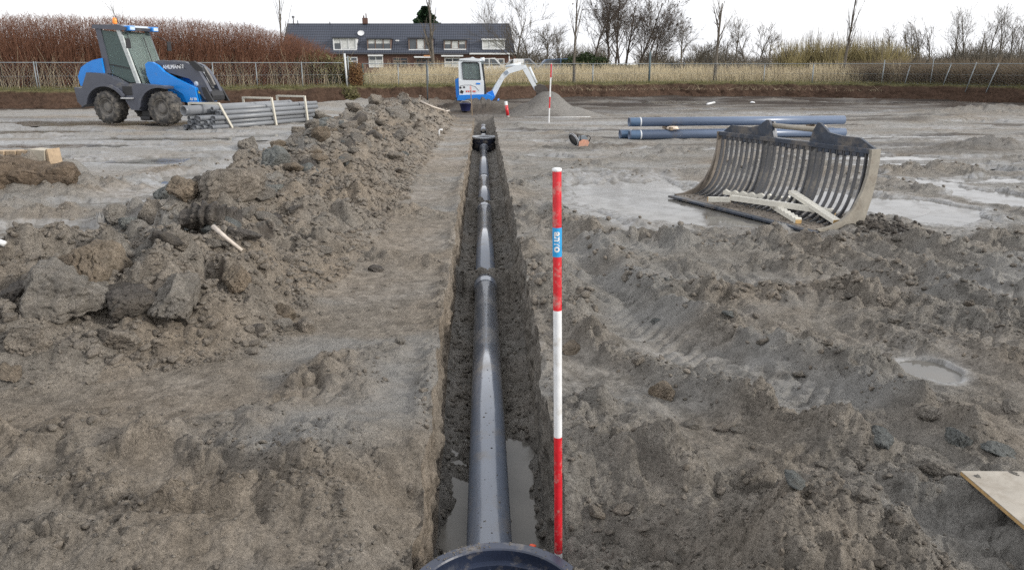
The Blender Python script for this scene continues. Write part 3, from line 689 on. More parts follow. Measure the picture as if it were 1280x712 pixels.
def scatter(n, ymin, ymax, xf, dens, pw=1.6):
    y = ymin + (ymax-ymin)*RNG.random(n)**pw; x = xf(y, RNG.random(n)); z, tn, wt, dk, pl, hp_, sp_, rg = ground(x, y, True)
    k = RNG.random(n) < dens(x, y, rg, hp_); k &= pudmask(x, y)[0] < -.05; k &= (x < rimL(y)-.0) | (x > rimR(y)+.0); k &= BKM(x, y) < .1; k &= ~((y < 3.6) & (x > 1.95 + (y-2.4)*-.0) & (y < 3.15))
    return x[k], y[k], z[k]
def rsz(n, lo, hi, p=2.2): return lo + (hi-lo)*RNG.random(n)**p
fx = lambda y, u: (-.72 + u*1.42)*(y+.5)
dens = lambda x, y, rg, hp_: np.where(hp_ > .02, .8, np.clip(rg*1.25-.25, .03, 1)*(.25 + 1.3*np.clip(fbm(x*2.2, y*2.2, 3, 120)+.25, 0, 1)))
x, y, z = scatter(8500, 2.0, 6.5, fx, dens, 1.2); r = rsz(len(x), .006, .026, 3); crumbs('soil_crumbs', x, y, z+r*.25, r, CLAY_GREY if False else CLAY, True)
x, y, z = scatter(26000, 1.9, 6.5, fx, dens, 1.1); r = rsz(len(x), .004, .011, 1.5); crumbs('soil_crumbs', x, y, z+r*.3, r, CLAY_GREY, False)
x, y, z = scatter(12000, 5.5, 16, fx, dens, 1.5); r = rsz(len(x), .010, .045, 3); crumbs('soil_crumbs', x, y, z+r*.2, r, CLAY, False)
hx = lambda y, u: -4.2 + u*3.3
x, y, z = scatter(7000, 4.3, 12, hx, lambda x, y, rg, h: (h > .02)*1.0, 1.3); r = rsz(len(x), .010, .045, 3); crumbs('soil_crumbs', x, y, z+r*.2, r, CLAY, True)
x, y, z = scatter(9000, 9, 27, hx, lambda x, y, rg, h: (h > .02)*1.0, 1.0); r = rsz(len(x), .016, .06, 3); crumbs('soil_crumbs', x, y, z+r*.2, r, CLAY, False)
# crumbs in the trench and on the ledge by the ring
n = 4200; y = 2.7 + 14*RNG.random(n)**2; x = -.31 + .66*RNG.random(n); z = floorz(x, y); r = rsz(n, .006, .028, 3); k = (z > -.6) & (np.abs(x-.01) > .09)
crumbs('trench_crumbs', x[k], y[k], z[k]+r[k]*.2, r[k], CLAY_GREY, False)

# ================================================================== THINGS IN AND BY THE TRENCH
PIPE = plain('grey_pipe', (.155, .182, .235), .24, .07, 4, dirt=MUDC, dirt_amt=.27, spec=.9, bmp=.0004, coat=1.0)
PIPE_D = plain('dark_pipe_inside', (.03, .033, .04), .5)
BLUEP = plain('dark_blue_plastic', (.022, .030, .055), .32, .15, 12, dirt=(.25, .22, .18), dirt_amt=.30, spec=.6)
def yc(v): return 0
def pipe(y0, y1, r, label, z, socket=True, xx=.01):
    t = empty('sewer_pipe', (xx, y0, z), label=label, cat='pipe', group='pipes laid end to end in the trench')
    L = y1-y0; th = r*.07; Mx = Matrix.Rotation(-math.pi/2, 4, 'X')
    MB().lathe([(r, 0), (r, L), (r-th, L), (r-th, 0)], 48, Mx, closed=True).build('pipe_wall', PIPE, t)
    if socket:
        a = L-.16
        MB().lathe([(r+.001, a-.03), (r*1.09, a), (r*1.09, a+.05), (r*1.13, a+.06), (r*1.13, a+.085), (r*1.09, a+.095), (r*1.09, L+.02), (r+.001, L+.02)], 48, Mx).build('socket', PIPE, t)
    return t
FZ = -.585
pipe(2.55, 7.80, .110, 'nearest and thickest dark grey pipe, running from the round chamber to the first mud saddle', FZ+.115)
pipe(7.92, 12.30, .109, 'second grey pipe in the trench, between the two mud saddles', FZ+.105)
pipe(12.42, 15.5, .107, 'third grey pipe in the trench, beyond the second mud saddle', FZ+.11)
pipe(15.62, 21.6, .104, 'fourth grey pipe, ending at the far blue chamber', FZ+.12)
pipe(22.5, 24.2, .088, 'short pipe just beyond the far blue chamber', FZ+.20)
pipe(24.5, 26.4, .088, 'last pipe at the far end of the trench', FZ+.32)
# mud stuck on the near pipe
n = 110; a = RNG.normal(0, .55, n); yy = 2.9 + RNG.random(n)**1.3*4.6; r = rsz(n, .004, .017, 2); x = .01+.110*np.sin(a); z = FZ+.115+.110*np.cos(a)
crumbs('mud_splashes', x, yy, z, r*.5, CLAY_GREY, True)

# near chamber
CX, CY, RO = .035, 2.42, .352
ch = empty('inspection_chamber', (CX, CY, -.60), label='dark blue round plastic chamber open at the top at the near end of the pipe', cat='manhole')
Zt = .46
MB().lathe([(RO, Zt-.012), (RO, Zt), (RO-.004, Zt+.004), (RO-.045, Zt+.004), (RO-.05, Zt-.002), (RO-.05, Zt-.05), (RO-.075, Zt-.055), (RO-.078, -.02), (RO-.03, -.02), (RO-.028, Zt-.07), (RO-.005, Zt-.06), (RO-.005, Zt-.03)], 96, smooth=False, closed=True).build('wall', BLUEP, ch)
MB().lathe([(.001, 0), (RO-.06, 0), (RO-.06, .03), (.001, .02)], 48).build('floor', BLUEP, ch)
MB().lathe([(RO+.006, Zt-.022), (RO+.006, Zt-.012), (RO+.001, Zt-.010), (RO-.002, Zt-.022)], 96, closed=True).build('lip', plain('worn_plastic_edge', (.10, .11, .13), .5, .3, 30), ch)
for k in range(16):
    q = 2*math.pi*k/16 + .1; MB().box((0, 0, 0), (.012, .03, .36), None).build('rib', BLUEP, ch, .002, loc=((RO-.088)*math.cos(q), (RO-.088)*math.sin(q), Zt-.25)).rotation_euler = (0, 0, q+math.pi/2)
n = 260; q = RNG.uniform(.4, 2.74, n); rad = RNG.choice([RO-.004, RO-.02, RO-.035], n); k = RNG.random(n) < np.where((q > 1.75) & (q < 2.4), 1, .25)
q, rad = q[k], rad[k]; r = rsz(len(q), .003, .012, 2); crumbs('mud_on_rim', CX+rad*np.cos(q), CY+rad*np.sin(q), np.full(len(q), -.6+Zt+.004), r*.6, CLAY_GREY, True)
# far chamber
ch = empty('far_chamber', (.02, 21.95, -.60), label='small dark blue chamber set across the trench where the far pipes meet', cat='manhole')
MB().lathe([(.34, .40), (.34, .02), (.30, 0), (.02, 0)], 40).build('body', BLUEP, ch)
MB().lathe([(.35, .36), (.36, .405), (.345, .42), (.31, .42), (.30, .36)], 40, closed=True).build('rim', plain('pale_rim', (.33, .35, .38), .4), ch)
MB().lathe([(.125, 0), (.125, .2), (.10, .2), (.10, 0)], 28, Matrix.Translation((0, -.33, .13)) @ Matrix.Rotation(math.pi/2, 4, 'X'), closed=True).build('pipe_socket', PIPE, ch)
for sx in (-1, 1): MB().box((sx*.33, -.06, .2), (.03, .1, .34)).build('rib', BLUEP, ch, .005)

# ranging rods
RED = plain('red_lacquer', (.58, .018, .028), .32, .15, 30, dirt=(.40, .30, .26), dirt_amt=.26, spec=.6)
WHT = plain('white_lacquer', (.72, .73, .74), .35, .08, 30, dirt=(.42, .39, .34), dirt_amt=.26, spec=.6)
STICK = plain('blue_sticker', (.02, .30, .62), .4)
def rod(base, L, r, seq, label, lean=(0, 0), sticker=False, top='tip'):
    t = empty('ranging_rod', base, label=label, cat='ranging rod'); t.rotation_euler = (lean[0], lean[1], 0)
    z = 0
    for k, (c, h) in enumerate(seq):
        MB().tube([(0, 0, z), (0, 0, z+h)], r, 20, cap=False).build('%s_band' % c, RED if c == 'red' else WHT, t); z += h
    MB().lathe([(r, z), (r+.001, z+.002), (r+.001, z+.010), (r*.6, z+.013), (.0005, z+.013)], 20).build('top_cap', WHT, t)
    MB().lathe([(r, 0), (.002, -.12)], 12).build('steel_tip', plain('steel', (.3, .3, .3), .4, metal=1), t)
    if sticker:
        s = MB().tube([(0, 0, z-.315), (0, 0, z-.205)], r+.0012, 24, cap=False).build('sticker', STICK, t)
        # letters bent round the rod, reading downwards
        c = bpy.data.curves.new('tmp', 'FONT'); c.body = 'anvo'; c.size = .040; c.offset = .0014; c.align_x = 'CENTER'; c.align_y = 'CENTER'; c.resolution_u = 4
        to = bpy.data.objects.new('tmp', c); COL.objects.link(to); dg = bpy.context.evaluated_depsgraph_get()
        me = bpy.data.meshes.new_from_object(to.evaluated_get(dg)); bpy.data.objects.remove(to); me.materials.clear()
        for v in me.vertices:
            a = v.co.y/(r+.002); v.co = Vector(((r+.0024)*math.sin(a), -(r+.0024)*math.cos(a), z-.258 - v.co.x))
        link('lettering', me, WHT, s)
    return t
zt = CAMZ; rb = PD(699.5, 690, 2.78)
RODP = Vector((rb.x, rb.y, 0))
top = PD(697, 214, 2.80)
zs = (rb.z, top.z)
tot = zs[1]-zs[0]; seg = tot/3
base = rb - Vector((0, 0, .22))
rod((rb.x, rb.y, rb.z-.25), 0, .0165, [('white', .25), ('red', seg), ('white', seg), ('red', seg)], 'red and white ranging rod upright beside the near chamber, blue sticker near its top', lean=((top.y-rb.y)/-1.7, (top.x-rb.x)/1.7), sticker=True)
p = P(686, 153.5, 0); rod((p.x, p.y, gz(p.x, p.y)), 0, .022, [('white', .45), ('red', .34), ('white', .58), ('red', .40)], 'far red and white ranging rod standing in front of the grey sand cone', lean=(0, .03))
p = P(635, 147.5, 0); t = empty('marker_peg', (p.x, p.y, gz(p.x, p.y)), label='short leaning red and white marker peg right of the far trench end', cat='peg'); t.rotation_euler = (0, -.14, 0)
MB().tube([(0, 0, -.05), (0, 0, .52)], .05, 14).build('tube', WHT, t); MB().tube([(0, 0, .05), (0, 0, .40)], .053, 14).build('red_sleeve', RED, t)
WOOD = plain('weathered_stake', (.25, .19, .13), .8, .25, 30, bmp=.002)
p = P(594, 146, 0); t = empty('wooden_stake', (p.x-.1, p.y, gz(p.x-.1, p.y)), label='thin wooden stake with a pink painted head in front of the mini excavator', cat='stake'); t.rotation_euler = (0, -.05, 0)
MB().box((0, 0, .38), (.035, .035, .95)).build('shaft', WOOD, t, .003); MB().box((0, 0, .93), (.06, .06, .14)).build('painted_head', plain('pink_paint', (.65, .35, .33), .6), t, .004)
p = P(535, 140, 0); g0 = gz(p.x, p.y); t = empty('steel_stake', (p.x, p.y, g0), label='tall thin dark stake at the far end of the spoil heap', cat='stake')
MB().tube([(0, 0, -.2), (0, 0, 1.65)], .028, 8).build('shaft', plain('dark_iron', (.07, .08, .085), .6, metal=.3), t); MB().tube([(0, 0, 1.65), (0, 0, 1.72)], [.03, .005], 8).build('point', plain('dark_iron_tip', (.07, .08, .085), .6), t)
p = hit(549, 170); t = empty('plastic_offcut', tuple(p), label='short bent piece of white plastic pipe sticking up left of the trench', cat='pipe offcut')
MB().tube([(0, 0, -.05), (0, 0, .12), (.02, 0, .15), (.09, 0, .15)], .022, 10).build('tube', WHT, t)
p = hit(582, 139); t = empty('blue_tub', (p.x, p.y, p.z), label='small dark blue plastic tub on the dirt left of the far trench end', cat='tub')
MB().lathe([(.16, 0), (.22, .26), (.235, .265), (.235, .28), (.20, .28), (.15, .03), (.001, .03)], 20).build('bucket_body', plain('navy_plastic', (.015, .02, .07), .4), t); MB().tube([(-.22, 0, .26), (-.12, 0, .36), (.12, 0, .36), (.22, 0, .26)], .008, 6).build('handle', plain('pale_handle', (.5, .5, .5), .5), t)
def stick(pts, r, name, label, cat, mat, zs):
    q = [hit(*p) for p in pts]; o = MB().tube([(v.x, v.y, v.z+z) for v, z in zip(q, zs)], r, 8).build(name, mat, sm=True); tag(o, label, cat); return o
PALEW = plain('pale_stick', (.52, .46, .40), .6, .15, 30)
stick([(268, 299), (285, 309), (303, 319)], [.019, .017, .015], 'white_stick', 'thin pale stick poking out of the middle of the spoil heap', 'stick', PALEW, (.10, .06, .03))
stick([(526, 131), (540, 137), (556, 142)], .03, 'bent_batten', 'pale batten lying across the far end of the spoil heap', 'batten', PALEW, (.06, .06, .05))
stick([(555, 142), (562, 140.5)], .03, 'short_batten', 'short pale batten end beside the far stake', 'batten', PALEW, (.05, .06))
stick([(655, 148.5), (695, 148.6), (738, 148.2)], .009, 'string_line', 'straight white cord laid on the ground before the sand cone', 'cord', WHT, (.05, .05, .05))
stick([(884, 131.5), (893, 129.5)], .05, 'white_lath', 'white lath lying on the dark soil beyond the blue grey pipes', 'lath', WHT, (.04, .04))
stick([(0, 312), (8, 314)], .02, 'white_offcut', 'small white plastic offcut at the left edge of the mud', 'plastic scrap', WHT, (.015, .015))

# ================================================================== SIEVE BUCKET
STEEL = plain('worn_steel', (.055, .057, .064), .42, .25, 10, metal=.15, dirt=(.17, .155, .135), dirt_amt=.25, bmp=.002)
STEEL_D = plain('dark_blue_steel', (.035, .045, .065), .42, .3, 8, metal=.1, dirt=(.17, .15, .13), dirt_amt=.30, bmp=.002)
STEEL_T = plain('mud_coated_plate', (.25, .228, .19), .65, .2, 7, dirt=(.13, .10, .075), dirt_amt=.22, bmp=.003)
STEEL_B = plain('rusty_mud_plate', (.16, .135, .11), .6, .25, 7, dirt=(.08, .065, .055), dirt_amt=.3, bmp=.003)
bk = empty('sieve_bucket', (BK0.x, BK0.y, .0), math.atan2(BU.y, BU.x), label='large black steel skeleton bucket with curved ribs lying on the mud', cat='excavator bucket')
L = BLEN
inner = [(0.0, .035), (.16, .045), (.34, .10), (.50, .22), (.60, .40), (.655, .58), (.672, .74), (.665, .86)]
outer = [(.80, .86), (.805, .70), (.79, .52), (.755, .32), (.70, .12), (.66, .0), (.30, -.01), (.05, .005)]
# x = along the lip, y = depth
sw_ = lambda a, b, c: (b, a, c)      # prism's (x,y,z) -> (along, depth, up)
def plate(mb, poly, a0, a1): return mb.prism(poly, a0, a1, lambda x, y, z: (y, x, z))
plate(MB(), inner + outer, -.02, .014).build('side_plate', STEEL_B, bk, .003)
plate(MB(), inner + outer, L-.014, L+.02).build('side_plate', STEEL_T, bk, .003)
MB().box((L/2, .17, .012), (L-.03, .34, .022)).build('floor_plate', STEEL_B, bk, .003)
MB().box((L/2, -.035, .006), (L+.04, .11, .03)).build('cutting_edge', STEEL_D, bk, .006)
def curve_pts(n=22):
    q = [(.28, .028), (.44, .07), (.565, .18), (.635, .35), (.672, .54), (.685, .70), (.68, .83)]
    t_ = np.linspace(0, len(q)-1, n); return list(zip(np.interp(t_, range(len(q)), [a for a, b in q]), np.interp(t_, range(len(q)), [b for a, b in q])))
def smooth(q, it=2):
    for _ in range(it): q = [q[0]] + [((a[0]+2*b[0]+c[0])/4, (a[1]+2*b[1]+c[1])/4) for a, b, c in zip(q, q[1:], q[2:])] + [q[-1]]
    return q
cp = smooth(curve_pts(), 6)
def rib_poly(th):
    o = []
    for i, (a, b) in enumerate(cp):
        a0, b0 = cp[max(i-1, 0)]; a1, b1 = cp[min(i+1, len(cp)-1)]; dx, dy = a1-a0, b1-b0; l = math.hypot(dx, dy)
        o.append((a + dy/l*th, b - dx/l*th))
    return cp + o[::-1]
NR = 25
rp, rpw = rib_poly(.038), rib_poly(.085); ribme = None; webs = {0, 8, 16, NR-1}
for i in range(NR):
    a = L*(i+.75)/(NR+.5)
    if i in (8, 9, 16, 17): o = plate(MB(), rpw, -.012, .012).build('web_rib', STEEL, bk, .003)
    elif ribme is None: o = plate(MB(), rp, -.010, .010).build('rib', STEEL, bk, .003); ribme = o.data
    else: o = link('rib', ribme, STEEL, bk)
    o.location = (a, 0, 0)
MB().box((L/2, .735, .835), (L-.03, .12, .055)).build('top_rail', STEEL_D, bk, .006)
for i in range(NR-1):
    a = L*(i+1.25)/(NR+.5)
    if i not in (8, 16): MB().box((a, .69, .79), (.06, .02, .05)).build('notch_plate', STEEL_D, bk, .004)
hl = [(.03, .86), (.18, .955), (.58, .955), (.72, .985), (.86, 1.07), (.90, 1.07), (.97, .97), (1.02, .86)]
MB().prism([(a, b) for a, b in hl], .735, .77).build('mounting_plate', STEEL_D, bk, .005)
hr = [(1.62, .86), (1.66, .99), (1.72, 1.09), (1.76, 1.09), (1.90, .99), (2.1, .965), (2.36, .965), (L-.02, .87), (L-.02, .86)]
k_ = (L-.02)/hr[-1][0]; MB().prism(hr, .735, .77).build('mounting_plate', STEEL_D, bk, .005)
MB().prism([(.84, .86), (.86, 1.05), (.92, 1.05), (.98, .86)], .80, .83).build('lug', STEEL_D, bk, .005); MB().prism([(1.64, .86), (1.70, 1.05), (1.78, 1.05), (1.84, .86)], .80, .83).build('lug', STEEL_D, bk, .005)
MB().tube([(.92, .79, 1.0), (1.73, .79, 1.0)], .032, 16).build('cross_tube', plain('pale_tube', (.30, .27, .22), .45, .15), bk)
for a in (.55, 1.35, 2.15):
    MB().box((a, .715, .80), (.16, .05, .09)).build('gusset', STEEL_D, bk, .004)
for i in range(4): MB().box((L*(i+.5)/4, -.075, .012), (.10, .05, .03)).build('wear_tooth', STEEL_D, bk, .004)
# mud inside the bucket
n = 800; a = RNG.uniform(.05, L-.05, n); v = RNG.uniform(.02, .45, n)**1.0; r = rsz(n, .004, .022, 3); q = np.array(BK0)[:2][None] + a[:, None]*np.array(BU)[:2] + v[:, None]*np.array(BV)[:2]
crumbs('mud_in_bucket', q[:, 0], q[:, 1], .024 + np.interp(v, [0, .3, .45], [0, 0, .02]) + r*.2, r, CLAY, False)
n = 700; a = RNG.normal(L+.05, .28, n); v = RNG.normal(.75, .18, n); r = rsz(n, .012, .05, 3); q = np.array(BK0)[:2][None] + a[:, None]*np.array(BU)[:2] + v[:, None]*np.array(BV)[:2]; zz = ground(q[:, 0], q[:, 1])
crumbs('soil_crumbs', q[:, 0], q[:, 1], zz + r*.2, r, CLAY_DARK, False)
# timbers lying in it
PINE = plain('fresh_pine', (.66, .635, .56), .6, .08, 25, dirt=(.42, .38, .32), dirt_amt=.08, bmp=.001)
OCHRE = plain('ochre_end_grain', (.55, .36, .15), .7, .15, 40)
def beam(a, b, za, zb, wd, th, label, wavy=0, endm=None, shift=(0, 0)):
    A_ = P(a[0], a[1], za); B_ = P(b[0], b[1], zb); d = B_-A_; Ln = d.length; mid = (A_+B_)/2
    o = empty('timber', tuple(A_), label=label, cat='timber', group=None); q = d.to_track_quat('X', 'Z'); o.rotation_mode = 'QUATERNION'; o.rotation_quaternion = q
    mb = MB()
    if wavy:
        n = 36; up = [(Ln*i/n, th*.5 + wavy*.5*(1+math.sin(i/n*Ln/.115*2*math.pi))) for i in range(n+1)]
        mb.prism(up[::-1] + [(0, -th/2), (Ln, -th/2)], -wd/2, wd/2)
    else: mb.box((Ln/2, 0, 0), (Ln, wd, th))
    mb.build('wood', PINE, o, .002)
    for x in (-.0015, Ln+.0015): MB().box((x, 0, 0), (.004, wd*.96, th*.96)).build('end_grain', endm or OCHRE if x > 0 or endm is None else PINE, o)
    return o
beam((885, 249), (913, 249.5), .10, .10, .05, .06, 'short square white timber end lying furthest left in the bucket')
beam((905, 241), (1000, 251), .13, .13, .055, .035, 'white timber with a wavy notched top behind the straight one', .03)
beam((914, 247), (1043, 265), .125, .13, .06, .065, 'long straight white timber lying along the bucket floor')
beam((966, 257), (998, 277), .075, .045, .07, .045, 'short notched timber with an ochre sawn end pointing at the camera', .022)
beam((990, 240), (1046, 277), .26, .07, .095, .045, 'white plank leaning diagonally across the other timbers in the bucket')

# ================================================================== BLUE GREY PIPES BEHIND THE BUCKET
PIPE_B = plain('blue_grey_pipe', (.115, .155, .235), .32, .05, 3, spec=.6, dirt=MUDC, dirt_amt=.02)
PIPE_B2 = plain('blue_grey_pipe_end', (.07, .12, .20), .3)
WR = plain('white_seal', (.6, .62, .64), .5)
A_ = P(786, 175, 0); B_ = P(1055, 171.5, 0)
ax = (B_-A_); Lp = ax.length; ang = math.atan2(ax.y, ax.x); R0 = .108
nrm = Vector((-math.sin(ang), math.cos(ang), 0))
def bpipe(off, z, sh, label):
    p = A_ + nrm*off + ax.normalized()*sh; t = empty('plastic_pipe', (p.x, p.y, z), ang, label=label, cat='pipe', group='blue grey pipes stacked behind the bucket')
    My = Matrix.Rotation(math.pi/2, 4, 'Y')
    MB().lathe([(R0, .27), (R0, Lp), (R0*.92, Lp), (R0*.92, 0.0), (R0*.985, 0), (R0*.985, .27)], 36, My, closed=True).build('pipe_wall', PIPE_B, t)
    MB().lathe([(R0*.99, .03), (R0*1.0, .05), (R0*1.0, .26)], 36, My).build('spigot', PIPE_B2, t); MB().lathe([(R0*1.0, .262), (R0*1.06, .268), (R0*1.06, .29), (R0*1.0, .295)], 36, My).build('seal_ring', WR, t); return t
bpipe(0, R0+.01, .0, 'front pipe of the bottom layer of blue grey pipes')
bpipe(.26, R0+.01, -.16, 'rear pipe of the bottom layer of blue grey pipes, stepped to the left')
bpipe(.13, R0*2+.09+R0, .02, 'single blue grey pipe lying on top of the others')
ROPE = plain('pale_rag', (.62, .52, .42), .8, .2)
for f_ in (.18, .86):
    p = A_ + ax*f_ + nrm*.13; o = MB().box((p.x, p.y, R0*2+.05), (.07, .62, .075), Matrix.Rotation(ang, 3, 'Z')).build('spacer_block', WOOD, None, .006)
    tag(o, 'wooden spacer block between the blue grey pipes, %s' % ('near their left ends' if f_ < .5 else 'near their right ends'), 'wood block')
    v, f = lump(3, int(f_*100), .6, amp=.4); p = A_ + ax*(f_+.012) - nrm*.06; o = link('knotted_rag', mesh_np('knotted_rag', v*np.array([.15, .07, .11]), f), ROPE, loc=(p.x, p.y, R0*2+.06)); tag(o, 'knotted pale rag stuffed between the blue grey pipes %s' % ('on the left' if f_ < .5 else 'on the right'), 'rag')

# plywood board, lower right
PLY = plain('dirty_plywood', (.35, .32, .275), .75, .12, 9, dirt=(.235, .205, .165), dirt_amt=.36, bmp=.002)
PLYE = plain('plywood_edge', (.46, .30, .13), .7, .2, 60)
c0 = P(1201, 588, .07); c1 = P(1282, 657, .10); c2 = P(1340, 589, .06)
d1 = (c1-c0).normalized(); d2 = (c2-c0); d2 = (d2 - d1*d2.dot(d1)*0).normalized()
n_ = d1.cross(d2).normalized(); n_ = n_ if n_.z > 0 else -n_
t = empty('plywood_board', tuple(c0), label='mud smeared plywood board lying in the lower right corner', cat='board')
def quadbox(name, pts, th, mat, par):
    mb = MB(); up = [mb.bm.verts.new(p) for p in pts]; lo = [mb.bm.verts.new(p - n_*th) for p in pts]
    mb.bm.faces.new(up); mb.bm.faces.new(lo[::-1])
    for i in range(4): mb.bm.faces.new((up[i], lo[i], lo[(i+1) % 4], up[(i+1) % 4]))
    return mb.build(name, mat, par)
O = Vector((0, 0, 0)); quadbox('face_sheet', [O, d1*1.2, d1*1.2+d2*.8, d2*.8], .003, PLY, t)
quadbox('core', [O-n_*.004, d1*1.2-n_*.004, d1*1.2+d2*.8-n_*.004, d2*.8-n_*.004], .014, PLYE, t)

# torn cut-off saw lying on the mud
p = hit(722, 186); t = empty('cut_off_saw', (p.x, p.y, p.z+.04), .25, label='orange and black cut-off saw with a grey disc guard lying on the mud', cat='power saw'); t.scale = (.95, .95, .95)
SGR = plain('grey_guard', (.42, .43, .46), .4, .2, 20, dirt=MUDC, dirt_amt=.25); ORG = plain('orange_plastic', (.50, .25, .17), .5, .2, 20, dirt=MUDC, dirt_amt=.25); BLK = plain('black_plastic', (.03, .03, .035), .5)
Md = Matrix.Translation((-.09, 0, .17)) @ Matrix.Rotation(.25, 4, 'Z') @ Matrix.Rotation(math.radians(62), 4, 'Y')
gd = MB(); gd.lathe([(.02, .012), (.155, .012), (.16, 0), (.155, -.03), (.14, -.03)], 26, Md); gd.build('disc_guard', SGR, t)
MB().lathe([(.001, -.008), (.17, -.008), (.17, -.013), (.001, -.013)], 26, Md).build('cutting_disc', plain('disc', (.07, .07, .075), .5), t)
MB().prism([(0, .02), (.22, .02), (.25, .09), (.22, .15), (.10, .17), (0, .12)], -.07, .07).build('engine_body', ORG, t, .02)
MB().prism([(-.02, .13), (.05, .24), (.16, .25), (.22, .19), (.20, .15), (.06, .16)], -.05, .05).build('top_cover', plain('blue_grey_cover', (.16, .19, .22), .5, .2), t, .015)
MB().tube([(.18, 0, .22), (.27, 0, .24), (.31, 0, .19), (.26, 0, .10)], .014, 8).build('rear_handle', BLK, t); MB().tube([(.03, -.08, .14), (.03, -.11, .26), (.03, .1, .27), (.03, .08, .14)], .012, 8).build('front_handle', BLK, t)

# white bag and foam bits, far right
FOAM = plain('white_foam', (.75, .76, .78), .6, .05)
p = hit(1106, 118); v, f = lump(3, 41, .5, amp=.15); o = link('white_sack', mesh_np('white_sack', v*np.array([.62, .35, .30]), f), FOAM, loc=(p.x, p.y, p.z+.06)); tag(o, 'white sack lying at the foot of the far bank', 'sack')
for i, (px, s) in enumerate(((1118, .14), (1122, .2), (1128, .13))):
    p = hit(px, 119.2); v, f = lump(2, 60+i, .6, amp=.2); o = link('foam_scrap', mesh_np('foam_scrap', v*s, f), FOAM, loc=(p.x, p.y, p.z+.05)); tag(o, ['smallest white foam scrap just right of the white sack', 'largest of three white foam scraps beside the white sack', 'white foam scrap furthest right of the white sack'][i], 'foam scrap')
for i, (px, py) in enumerate(((831, 127), (940, 129))):
    p = hit(px, py); v, f = lump(2, 80+i, .3, amp=.2); o = link('paper_scrap', mesh_np('paper_scrap', v*.16, f), FOAM, loc=(p.x, p.y, p.z+.03)); tag(o, ['white scrap on the dark soil above the left ends of the blue grey pipes', 'white scrap on the dark soil above the bucket'][i], 'scrap')
for i, (px, py, lb) in enumerate(((538, 637, 'tiny red plastic scrap in the mud left of the near pipe'), (666, 681, 'tiny red plastic scrap at the rim of the near chamber'))):
    r_ = ray(px, py); zz = -.42 if i == 0 else -.25; p = P(px, py, zz); v, f = lump(2, 90+i, .5, amp=.4); o = link('red_scrap', mesh_np('red_scrap', v*.014, f), plain('red_plastic', (.6, .08, .03), .5), loc=tuple(p)); tag(o, lb, 'plastic scrap')

# ================================================================== CONCRETE STUB ON ITS EARTH MOUND
CONC = plain('old_concrete', (.42, .38, .31), .85, .2, 8, dirt=(.18, .14, .10), dirt_amt=.25, bmp=.006)
BRK = plain('old_brick', (.40, .30, .20), .85, .2, 12, dirt=(.14, .10, .07), dirt_amt=.3, bmp=.005)
p = P(61, 231, 0); s1 = mpp(p.y)
g1 = gz(p.x, p.y)
EARTH = soil('brown_earth', (.165, .135, .105), (.20, .145, .10), .5)
for px_, py_, w_, lb_ in ((22, 230, 105, 'brown earth block under the old bricks at the left edge'), (72, 226, 55, 'dark brown earth lump under the concrete post'), (-30, 238, 110, 'brown earth mass running out of the left edge')): clod(px_, py_, w_, EARTH, lb_, 500+px_, .62, ry=.6, rot=(0, 0, .1), dig=.5).name = 'earth_lump'
t = empty('foundation_stub', (p.x, p.y, .26), -.35, label='broken block of old foundation with a pale concrete post on the brown mound', cat='foundation remnant')
MB().prism([(-.16, .02), (.11, .0), (.15, .27), (-.17, .28)], -.12, .12).build('concrete_post', CONC, t, .02)
MB().prism([(.15, .05), (.21, .07), (.19, .29), (.16, .28)], -.10, .12).build('split_face', BRK, t, .01)
for i in range(7): MB().box((-.27-.115*i, .02*(i % 2), .20-.006*i), (.105, .2, .11), Matrix.Rotation(.05*(i % 3-1), 3, 'Y')).build('brick', BRK, t, .012)
MB().prism([(-.2, -.3), (.3, -.25), (.26, -.02), (-.9, .1), (-1.0, -.1)], -.10, .22).build('mortar_bed', plain('brown_footing', (.15, .09, .055), .95, .3, 9, bmp=.01), t, .03)

# ================================================================== BUNDLE OF GREY PIPES WITH WHITE BRACKETS
a0 = P(229, 164, 0); a1 = P(388, 150, 0)
ax2 = a1-a0; a0 = a0 + ax2.normalized()*.40; ang2 = math.atan2(ax2.y, ax2.x); L2 = ax2.length
nr2 = Vector((-math.sin(ang2), math.cos(ang2), 0))      # away to the upper left
GP = plain('grey_drain_pipe', (.20, .21, .225), .38, .06, 3, dirt=MUDC, dirt_amt=.05)
def gpipe(off, z, r, sh, Ln, label, meshc={}):
    key = (r, round(Ln, 2)); p = a0 + nr2*off + ax2.normalized()*sh; t = empty('drain_pipe', (p.x, p.y, z), ang2, label=label, cat='pipe', group='grey drain pipes bundled beside the loader')
    My = Matrix.Rotation(math.pi/2, 4, 'Y')
    if key not in meshc:
        o = MB().lathe([(r, 0), (r, Ln), (r*.86, Ln), (r*.86, 0)], 20, My, closed=True).build('pipe_wall', GP, t); meshc[key] = o.data
        o = MB().lathe([(r*1.0, .0), (r*1.07, .02), (r*1.07, .10), (r*1.0, .12)], 20, My).build('end_collar', plain('collar_grey', (.13, .14, .155), .4), t); meshc[key, 'c'] = o.data
    else: link('pipe_wall', meshc[key], GP, t); link('end_collar', meshc[key, 'c'], None, t)
    return t
rs = .066
rown = ['bottom', 'second', 'third', 'fourth']
for row in range(4):
    nn_ = [7, 6, 6, 2][row]
    for i in range(nn_):
        off = -.42 + rs*2.08*i + (rs if row % 2 else 0); z = rs*1.02 + row*rs*1.85
        ordn = ['nearest', 'second', 'third', 'fourth', 'fifth', 'sixth', 'seventh'][i]
        gpipe(off, z, rs, [.0, .02, .05, .35][row] + .07*((i*37+row*11) % 3) + (.2 if i < 2 else 0), L2-1.0, '%s thin grey pipe of the %s layer in the bundle' % (ordn, rown[row]))
